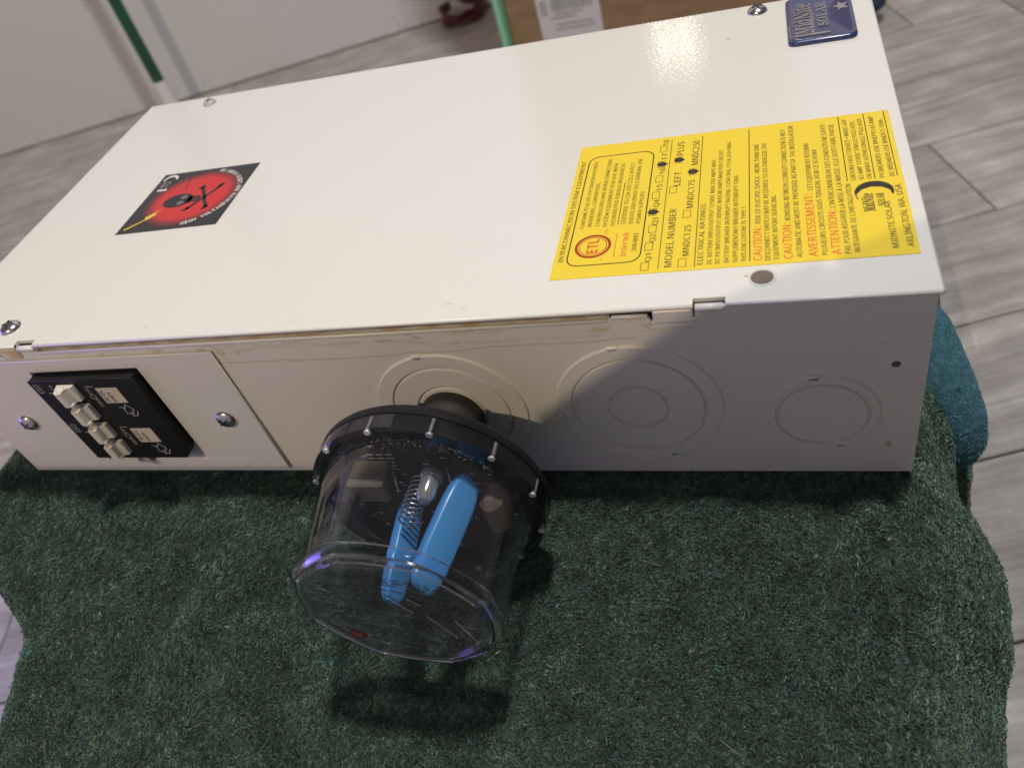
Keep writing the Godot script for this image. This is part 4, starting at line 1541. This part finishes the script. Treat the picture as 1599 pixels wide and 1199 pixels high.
func varistor(t: Node, a: Vector3, b: Vector3, down: Vector3, half: float):
	# a lacquered slab with round edges: its spine runs from a to b and it reaches down by `down`
	var st := start()
	st.set_smooth_group(1)
	var along := b - a
	var nrm := along.cross(down).normalized()
	var n := 30
	var ring := []
	for k in n:
		var th := TAU * k / n
		var c := cos(th)
		var s := sin(th)
		var e := 0.55
		ring.append(Vector2(signf(c) * pow(absf(c), e), signf(s) * pow(absf(s), e)))
	var layers := [[-1.0, 0.80], [-0.92, 0.90], [-0.7, 0.975], [-0.35, 1.0], [0.35, 1.0], [0.7, 0.975], [0.92, 0.90], [1.0, 0.80]]
	var mid := (a + b) * 0.5 + down * 0.5
	var rows := []
	for l in layers:
		var row := []
		for p in ring:
			row.append(mid + along * 0.5 * p.x * l[1] + down * 0.5 * p.y * l[1] + nrm * half * l[0])
		rows.append(row)
	for i in rows.size() - 1:
		for k in n:
			var j := (k + 1) % n
			quad(st, rows[i][k], rows[i][j], rows[i + 1][j], rows[i + 1][k], rows[i][k] + rows[i + 1][j] - mid * 2)
	for e in [0, rows.size() - 1]:
		for k in n:
			tri(st, mid + nrm * half * layers[e][0] * 1.02, rows[e][k], rows[e][(k + 1) % n], nrm * layers[e][0])
	part("blue_varistor", st, M.blue, t)

# ---------------------------------------------------------------- things behind
func build_background():
	# pole standing upright by the wall
	var foot := Vector3(-1.628 * S, 0, -2.514 * S)
	var t := thing("pole", "slim green pole with a white end sleeve standing by the wall", "pole", foot)
	var st := start()
	tube(st, [Vector3(0.002, 0.085, 0), Vector3(0.025, 1.25, -0.01)], [0.0115, 0.0115], 20)
	part("handle", st, M_plain(lin(0.012, 0.15, 0.075), 0.35), t)
	st = start()
	lathe(st, PackedVector2Array([Vector2(0.0115, 0.09), Vector2(0.0150, 0.088), Vector2(0.0165, 0.04), Vector2(0.0175, 0.003), Vector2(0.015, 0.0), Vector2(0.0, 0.0)]), Transform3D.IDENTITY, 24)
	part("end_sleeve", st, M_plain(lin(0.75, 0.74, 0.77), 0.4), t)

	# cardboard box with a shipping label
	var zc := -2.2
	t = thing("cardboard_box", "brown cardboard box with white shipping label behind the enclosure", "box", Vector3(0.5 * S, 0, (zc - 0.35) * S))
	st = start()
	var top := 1.1
	cbox(st, Vector3(0.015, top / 2 + 0.0005, 0), Vector3(0.92 * S, top, 0.7 * S), 0.0015)
	var card := M_plain(Color.WHITE, 0.85)
	var nt := fine_noise(0.01, 512, 44, 4)
	var ramp := Gradient.new()
	ramp.set_color(0, lin(0.24, 0.155, 0.085))
	ramp.set_color(1, lin(0.32, 0.215, 0.13))
	nt.color_ramp = ramp
	card.albedo_texture = nt
	card.uv1_triplanar = true
	card.uv1_scale = Vector3(3, 9, 3)
	part("carton", st, card, t)
	st = start()
	cbox(st, Vector3(0.015, top + 0.0022, 0.082), Vector3(0.91 * S, 0.003, 0.34 * S), 0.0006)
	cbox(st, Vector3(0.015, top + 0.0022, -0.082), Vector3(0.91 * S, 0.003, 0.34 * S), 0.0006)
	part("flap", st, card, t)
	var zl := 0.35 * S + 0.0007
	st = start()
	cbox(st, Vector3((0.283 - 0.5) * S, (0.69 - 0.33) * S, zl), Vector3(0.208 * S, 0.31 * S, 0.0008), 0.0001)
	var lab := part("shipping_label", st, M_plain(lin(0.62, 0.62, 0.64), 0.4), t)
	st = start()
	var lx := Transform3D(Basis.IDENTITY.scaled(Vector3(S, S, S)), Vector3((0.179 - 0.5) * S, 0.69 * S, zl + 0.0006))
	var r := RandomNumberGenerator.new()
	r.seed = 3
	for k in 46:
		var w := r.randf_range(0.0008, 0.003)
		stroke(st, PackedVector2Array([Vector2(0.05 + k * 0.003, -0.345), Vector2(0.05 + k * 0.003, -0.385)]), w * 0.7, lx)
	for y in [-0.335, -0.395, -0.408, -0.43, -0.445]:
		stroke(st, PackedVector2Array([Vector2(0.03 + r.randf() * 0.03, y), Vector2(0.12 + r.randf() * 0.07, y)]), 0.004, lx)
	for k in 16:
		stroke(st, PackedVector2Array([Vector2(0.012 + (k % 4) * 0.006, -0.35 - (k / 4) * 0.012), Vector2(0.015 + (k % 4) * 0.006, -0.355 - (k / 4) * 0.012)]), 0.004, lx)
	part("bar_print", st, M_plain(lin(0.2, 0.2, 0.22), 0.6), lab)

	# a mint green folder standing against the box
	t = thing("paper_folder", "mint green folder leaning on the side of cardboard box", "folder", Vector3(0.061 * S, 0, -2.20 * S))
	st = start()
	cbox(st, Vector3(0.0, 0.1, -0.0), Vector3(0.009, 0.2, 0.05), 0.001)
	part("cover", st, M_plain(lin(0.24, 0.62, 0.40), 0.5), t)
	st = start()
	cbox(st, Vector3(0.0, 0.099, 0.0012), Vector3(0.006, 0.194, 0.05), 0.001)
	part("sheets", st, M_plain(lin(0.3, 0.66, 0.45), 0.7), t)

	# coiled cable on the floor by the wall
	t = thing("cable_coil", "small coil of dark red cable lying by the wall", "cable", Vector3(-0.400 * S, 0, -3.10 * S))
	st = start()
	var line := []
	var rad := []
	for k in 140:
		var a := k * TAU / 28.0
		var rr := 0.040 + 0.004 * sin(k * 0.7) + 0.0008 * (k / 28)
		line.append(Vector3(cos(a) * rr, 0.006 + 0.005 * (k / 28.0) + 0.002 * sin(k * 1.9), sin(a) * rr))
		rad.append(0.0038)
	tube(st, line, rad, 8)
	part("cable", st, M_plain(lin(0.09, 0.02, 0.03), 0.4), t)
	st = start()
	lathe(st, PackedVector2Array([Vector2(0.018, 0.001), Vector2(0.029, 0.001), Vector2(0.029, 0.020), Vector2(0.018, 0.020), Vector2(0.018, 0.001)]), Transform3D.IDENTITY, 32)
	part("white_spool", st, M_plain(lin(0.45, 0.45, 0.46), 0.4), t)

	# a navy cloth bag behind the far corner
	t = thing("cloth_bag", "dark blue cloth bag on the floor behind the enclosure", "bag", P(1.10, -0.69, -2.42))
	st = start()
	st.set_smooth_group(1)
	var g := []
	var nu := 24
	var nv := 12
	for j in nv + 1:
		for i in nu:
			var a := TAU * i / nu
			var v := float(j) / nv
			var rr := sin(PI * (0.08 + 0.92 * v)) * 0.06 + 0.012
			var wob := 1.0 + 0.14 * fold.get_noise_2d(cos(a) * 40 + v * 30, sin(a) * 40)
			g.append(Vector3(cos(a) * rr * 1.1 * wob, 0.001 + (1.0 - v) * 0.0 + v * 0.07, sin(a) * rr * 0.7 * wob))
	for j in nv:
		for i in nu:
			var k0 := j * nu + i
			var k1 := j * nu + (i + 1) % nu
			quad(st, g[k0], g[k1], g[k1 + nu], g[k0 + nu], g[k0] + g[k1 + nu] - Vector3(0, 0.08, 0))
	part("bag_body", st, M_plain(lin(0.02, 0.035, 0.085), 0.9), t)
	st = start()
	tube(st, [Vector3(-0.03, 0.045, 0.03), Vector3(-0.02, 0.08, 0.03), Vector3(0.02, 0.08, 0.03), Vector3(0.03, 0.045, 0.03)], [0.004, 0.004, 0.004, 0.004], 8)
	part("strap", st, M_plain(lin(0.02, 0.03, 0.07), 0.9), t)

	# a black pouch on the floor past the right edge of the blanket
	t = thing("pouch", "black fabric pouch lying on the floor beside the blanket", "pouch", P(1.33, -0.69, -0.16))
	st = start()
	st.set_smooth_group(1)
	lathe(st, PackedVector2Array([Vector2(0, 0.05), Vector2(0.02, 0.049), Vector2(0.038, 0.042), Vector2(0.05, 0.028), Vector2(0.053, 0.014), Vector2(0.048, 0.003), Vector2(0.0, 0.001)]), Transform3D(Basis(Vector3(0.8, 0, 0), Vector3.UP, Vector3(0, 0, 1.3)), Vector3.ZERO), 32, 7, 0.06)
	part("body", st, M_plain(lin(0.012, 0.012, 0.014), 0.85), t)
	st = start()
	tube(st, [Vector3(-0.02, 0.048, -0.03), Vector3(-0.005, 0.0505, 0.0), Vector3(0.01, 0.047, 0.035)], [0.0016, 0.0016, 0.0016], 8)
	part("zip", st, M.steel_dark, t)

	# added unseen twin-bulb lamp on the carton, made for the lid's two highlights
	t = thing("added_twin_lamp", "added unseen lamp with two bare bulbs for the highlights on the lid", "lamp", P(0.616, 0.951, -2.155))
	st = start()
	cbox(st, Vector3(0, 0, -0.0165), Vector3(0.07, 0.024, 0.008), 0.002)
	for s in [-1, 1]:
		tube(st, [Vector3(s * 0.017, 0, -0.014), Vector3(s * 0.017, 0, -0.006)], [0.005, 0.005], 14)
	part("bracket", st, M_plain(lin(0.6, 0.6, 0.6), 0.4), t)
	var m := StandardMaterial3D.new()
	m.albedo_color = Color(0.9, 0.9, 0.9)
	m.emission_enabled = true
	m.emission = Color(1.0, 0.93, 0.82)
	m.emission_energy_multiplier = 1.6
	for s in [-1, 1]:
		st = start()
		var prof := PackedVector2Array()
		for i in 11:
			var a := -PI / 2 + PI * i / 10.0
			prof.append(Vector2(maxf(0.0, cos(a) * 0.007), sin(a) * 0.007))
		lathe(st, prof, Transform3D(Basis.IDENTITY, Vector3(s * 0.017, 0, 0)), 16)
		part("glowing_bulb", st, m, t)
		var l := OmniLight3D.new()
		l.name = "light"
		l.light_color = Color(1.0, 0.93, 0.82)
		l.light_energy = 0.0025
		l.light_size = 0.01
		l.omni_range = 8.0
		l.omni_attenuation = 2.0
		l.shadow_enabled = true
		l.position = Vector3(s * 0.017, 0, 0)
		t.add_child(l, true)

# added unseen cabinet behind the viewer, shaped to throw the front's slanting shadow
func build_light_blockers():
	var n := Vector3(0.114, -0.142, 0.216).normalized()
	var edge := Vector3(0.884, 0, -0.4667).normalized()
	var l := Vector3(-0.19, 0.74, 0.61).normalized()
	var e := Vector3(0.771, 0.147, 0) + l * 1.35
	var at := P(e.x, e.y, e.z)
	var out := Vector3.UP.cross(edge).normalized()
	if out.z < 0:
		out = -out
	var h := at.y
	var depth := 0.35
	var wide := 0.37
	var c := at + out * depth * 0.5 + edge * 0.025
	var t := thing("added_cabinet", "added unseen light-blocking cabinet standing opposite the enclosure's front", "cabinet", Vector3(c.x, 0, c.z))
	t.basis = Basis(edge, Vector3.UP, edge.cross(Vector3.UP))
	var st := start()
	cbox(st, Vector3(0, h / 2 + 0.02, 0), Vector3(wide, h - 0.04, depth), 0.002)
	var grey := M_plain(lin(0.70, 0.68, 0.66), 0.6)
	part("carcass", st, grey, t)
	st = start()
	cbox(st, Vector3(0, 0.02, 0), Vector3(wide - 0.06, 0.0395, depth - 0.06), 0.002)
	part("plinth", st, M.black, t)
	var side := -signf(t.basis.z.dot(out))
	for k in 3:
		st = start()
		cbox(st, Vector3((k - 1) * wide / 3.0, h / 2 + 0.02, side * (depth / 2 + 0.008)), Vector3(wide / 3.0 - 0.006, h - 0.07, 0.015), 0.002)
		var dr := part("door", st, grey, t)
		st = start()
		cbox(st, Vector3((k - 1) * wide / 3.0 + 0.04, h / 2, side * (depth / 2 + 0.024)), Vector3(0.012, 0.12, 0.016), 0.003)
		part("handle", st, M.steel, dr)
	# added unseen low panel that keeps the second lamp's light off the blanket
	var top_y := 1.056 * S + OY
	var z0 := 0.826 * S
	var x1 := at.x - 0.077
	var x0 := -0.62
	t = thing("added_panel_screen", "added unseen low panel keeping lamp light off the blanket", "screen", Vector3((x0 + x1) / 2, 0, z0 + 0.013))
	st = start()
	cbox(st, Vector3(0, top_y / 2 + 0.015, 0), Vector3(x1 - x0 - 0.002, top_y - 0.07, 0.018), 0.002)
	part("panel", st, grey, t)
	st = start()
	cbox(st, Vector3(0, top_y - 0.01, 0), Vector3(x1 - x0, 0.02, 0.026), 0.003)
	part("top_rail", st, grey, t)
	for s in [-1, 1]:
		st = start()
		cbox(st, Vector3(s * (x1 - x0) * 0.38, 0.025, 0), Vector3(0.03, 0.05, 0.026), 0.003)
		cbox(st, Vector3(s * (x1 - x0) * 0.38, 0.007, 0), Vector3(0.04, 0.014, 0.05), 0.003)
		part("foot", st, M.steel, t)

const LABEL_TEXT := [
	["INTERCONNECTION SYSTEM EQUIPMENT", 0.0231, 0.1611, 0.0062, 0.0041, 0],
	["CONFORMS TO UL STD 1741 ISSUE2010/01/28ED2", 0.0704, 0.1111, 0.0191, 0.0034, 0],
	["INVERTERS, CONVERTERS,", 0.0721, 0.0708, 0.0258, 0.0036, 0],
	["CONTROLLERS AND INTERCONNECTION", 0.0722, 0.1099, 0.0329, 0.0036, 0],
	["SYSTEM EQUIPMENT FOR USE WITH", 0.0700, 0.1040, 0.0399, 0.0036, 0],
	["DISTRIBUTED ENERGY RESOURCES", 0.0711, 0.1013, 0.0468, 0.0036, 0],
	["CERTIFIED TO CSA STD C22.2 #107.1", 0.0716, 0.0997, 0.0563, 0.0038, 0],
	["ISSUED:2001/09/01 ED:3 GENERAL USE", 0.0709, 0.1065, 0.0630, 0.0037, 0],
	["POWER SUPPLIES", 0.0709, 0.0492, 0.0698, 0.0036, 0],
	["Intertek", 0.0248, 0.0340, 0.0604, 0.0052, 1],
	["3084883", 0.0312, 0.0251, 0.0694, 0.0039, 0],
	["c", 0.0221, 0.0041, 0.0418, 0.0020, 1],
	["US", 0.0585, 0.0076, 0.0422, 0.0025, 1],
	["Q1", 0.0150, 0.0110, 0.0824, 0.0046, 0],
	["Q2", 0.0419, 0.0111, 0.0841, 0.0047, 0],
	["Q3", 0.0661, 0.0108, 0.0846, 0.0048, 0],
	["Q4", 0.0934, 0.0110, 0.0840, 0.0049, 0],
	["15", 0.1187, 0.0104, 0.0849, 0.0051, 0],
	["16", 0.1464, 0.0100, 0.0857, 0.0052, 0],
	["17", 0.1708, 0.0110, 0.0861, 0.0053, 0],
	["18", 0.1965, 0.0100, 0.0859, 0.0054, 0],
	["MODEL NUMBER", 0.0058, 0.0818, 0.0996, 0.0059, 0],
	["LEFT", 0.1239, 0.0231, 0.1006, 0.0059, 0],
	["PLUS", 0.1753, 0.0243, 0.1008, 0.0062, 0],
	["MNDC125", 0.0190, 0.0424, 0.1133, 0.0054, 0],
	["MNDC175", 0.0868, 0.0440, 0.1137, 0.0057, 0],
	["MNDC250", 0.1557, 0.0426, 0.1154, 0.0061, 0],
	["ELECTRICAL RATINGS:", 0.0058, 0.0857, 0.1254, 0.0043, 0],
	["DC BATTERY INPUT/OUTPUT 125VDC MAX 250 AMPS MAX", 0.0059, 0.1543, 0.1327, 0.0036, 0],
	["DC PV INPUT/OUTPUT 300VDC MAX 80 AMPS MAX PER CIRCUIT", 0.0057, 0.1704, 0.1390, 0.0036, 0],
	["BATTERY BREAKER INTERRUPT RATING: 125A=5KA, 175 & 250=50KA", 0.0059, 0.1830, 0.1461, 0.0036, 0],
	["SUPPLEMENTARY BREAKER INTERRUPT 10KA", 0.0056, 0.1246, 0.1529, 0.0039, 0],
	["THIS ENCLOSURE IS TYPE 1", 0.0054, 0.0746, 0.1595, 0.0037, 0],
	["CAUTION:", 0.0060, 0.0446, 0.1702, 0.0065, 1],
	["RISK OF ELECTRIC SHOCK - MORE THAN ONE", 0.0547, 0.1243, 0.1708, 0.0042, 0],
	["DISCONNECT SWITCH MAY BE REQUIRED TO DE-ENERGIZE THE", 0.0050, 0.1745, 0.1777, 0.0040, 0],
	["EQUIPMENT BEFORE SERVICING.", 0.0057, 0.0885, 0.1841, 0.0039, 0],
	["CAUTION:", 0.0052, 0.0473, 0.1931, 0.0066, 1],
	["BONDING BETWEEN CONDUIT CONNECTION IS NOT", 0.0553, 0.1447, 0.1943, 0.0043, 0],
	["AUTOMATIC AND MUST BE PROVIDED AS PART OF THE INSTALLATION", 0.0057, 0.1983, 0.2016, 0.0042, 0],
	["AVERTISSEMENT:", 0.0054, 0.0847, 0.2118, 0.0067, 1],
	["CET EQUIPEMENT REFERME", 0.0956, 0.0756, 0.2137, 0.0041, 0],
	["PLUSIEURS CIRCUITS SOUS TENSION, VOIR LE SCHEMA", 0.0065, 0.1525, 0.2200, 0.0040, 0],
	["ATTENTION:", 0.0060, 0.0588, 0.2284, 0.0065, 1],
	["L'INTERCONNEXION DES CONDUITS NE SUFFIT", 0.0676, 0.1325, 0.2295, 0.0042, 0],
	["PAS POUR ASSURER LA MISE À LA MASSE. ELLE DOIT FAIRE PARTIE", 0.0060, 0.1921, 0.2366, 0.0042, 0],
	["INTÉGRANTE DE L'INSTALLATION", 0.0065, 0.0926, 0.2435, 0.0040, 0],
	["GROUND FAULT DEVICE = MNDC-GFP", 0.1040, 0.1001, 0.2483, 0.0038, 0],
	["63 AMP 125VDC SINGLE POLE ASSY.", 0.1039, 0.0963, 0.2546, 0.0037, 0],
	["OR MNDC-GFP80 SINGLE POLE ASSY.", 0.1038, 0.1000, 0.2609, 0.0037, 0],
	["PV BREAKERS USE MNEPV1-63 AMP", 0.1037, 0.1004, 0.2706, 0.0039, 0],
	["DC BREAKERS USE MNEDC1-100A", 0.1045, 0.0919, 0.2782, 0.0038, 0],
	["MIDNITE SOLAR", 0.0085, 0.0616, 0.2702, 0.0045, 0],
	["ARLINGTON, WA. USA", 0.0086, 0.0833, 0.2807, 0.0049, 0],
]
const LABEL_LINES := [
	[0.0041, 0.2064, 0.0917, 0.0006, 0],
	[0.0038, 0.2054, 0.1211, 0.0007, 0],
	[0.0058, 0.2073, 0.1642, 0.0008, 0],
	[0.1037, 0.2100, 0.2435, 0.0008, 0],
	[0.1037, 0.2102, 0.2650, 0.0007, 0],
	[0.1048, 0.2119, 0.2821, 0.0007, 0],
	[0.0251, 0.0588, 0.0526, 0.0006, 1],
	[0.0718, 0.1380, 0.0516, 0.0007, 0],
]
const LABEL_TICKS := [
	[0.0090, 0.0805, 0],
	[0.0356, 0.0819, 0],
	[0.0604, 0.0832, 0],
	[0.0857, 0.0815, 1],
	[0.1119, 0.0824, 0],
	[0.1384, 0.0837, 0],
	[0.1629, 0.0842, 1],
	[0.1899, 0.0845, 0],
	[0.1179, 0.0975, 0],
	[0.1673, 0.1000, 1],
	[0.0101, 0.1110, 0],
	[0.0781, 0.1118, 0],
	[0.1444, 0.1139, 1],
]
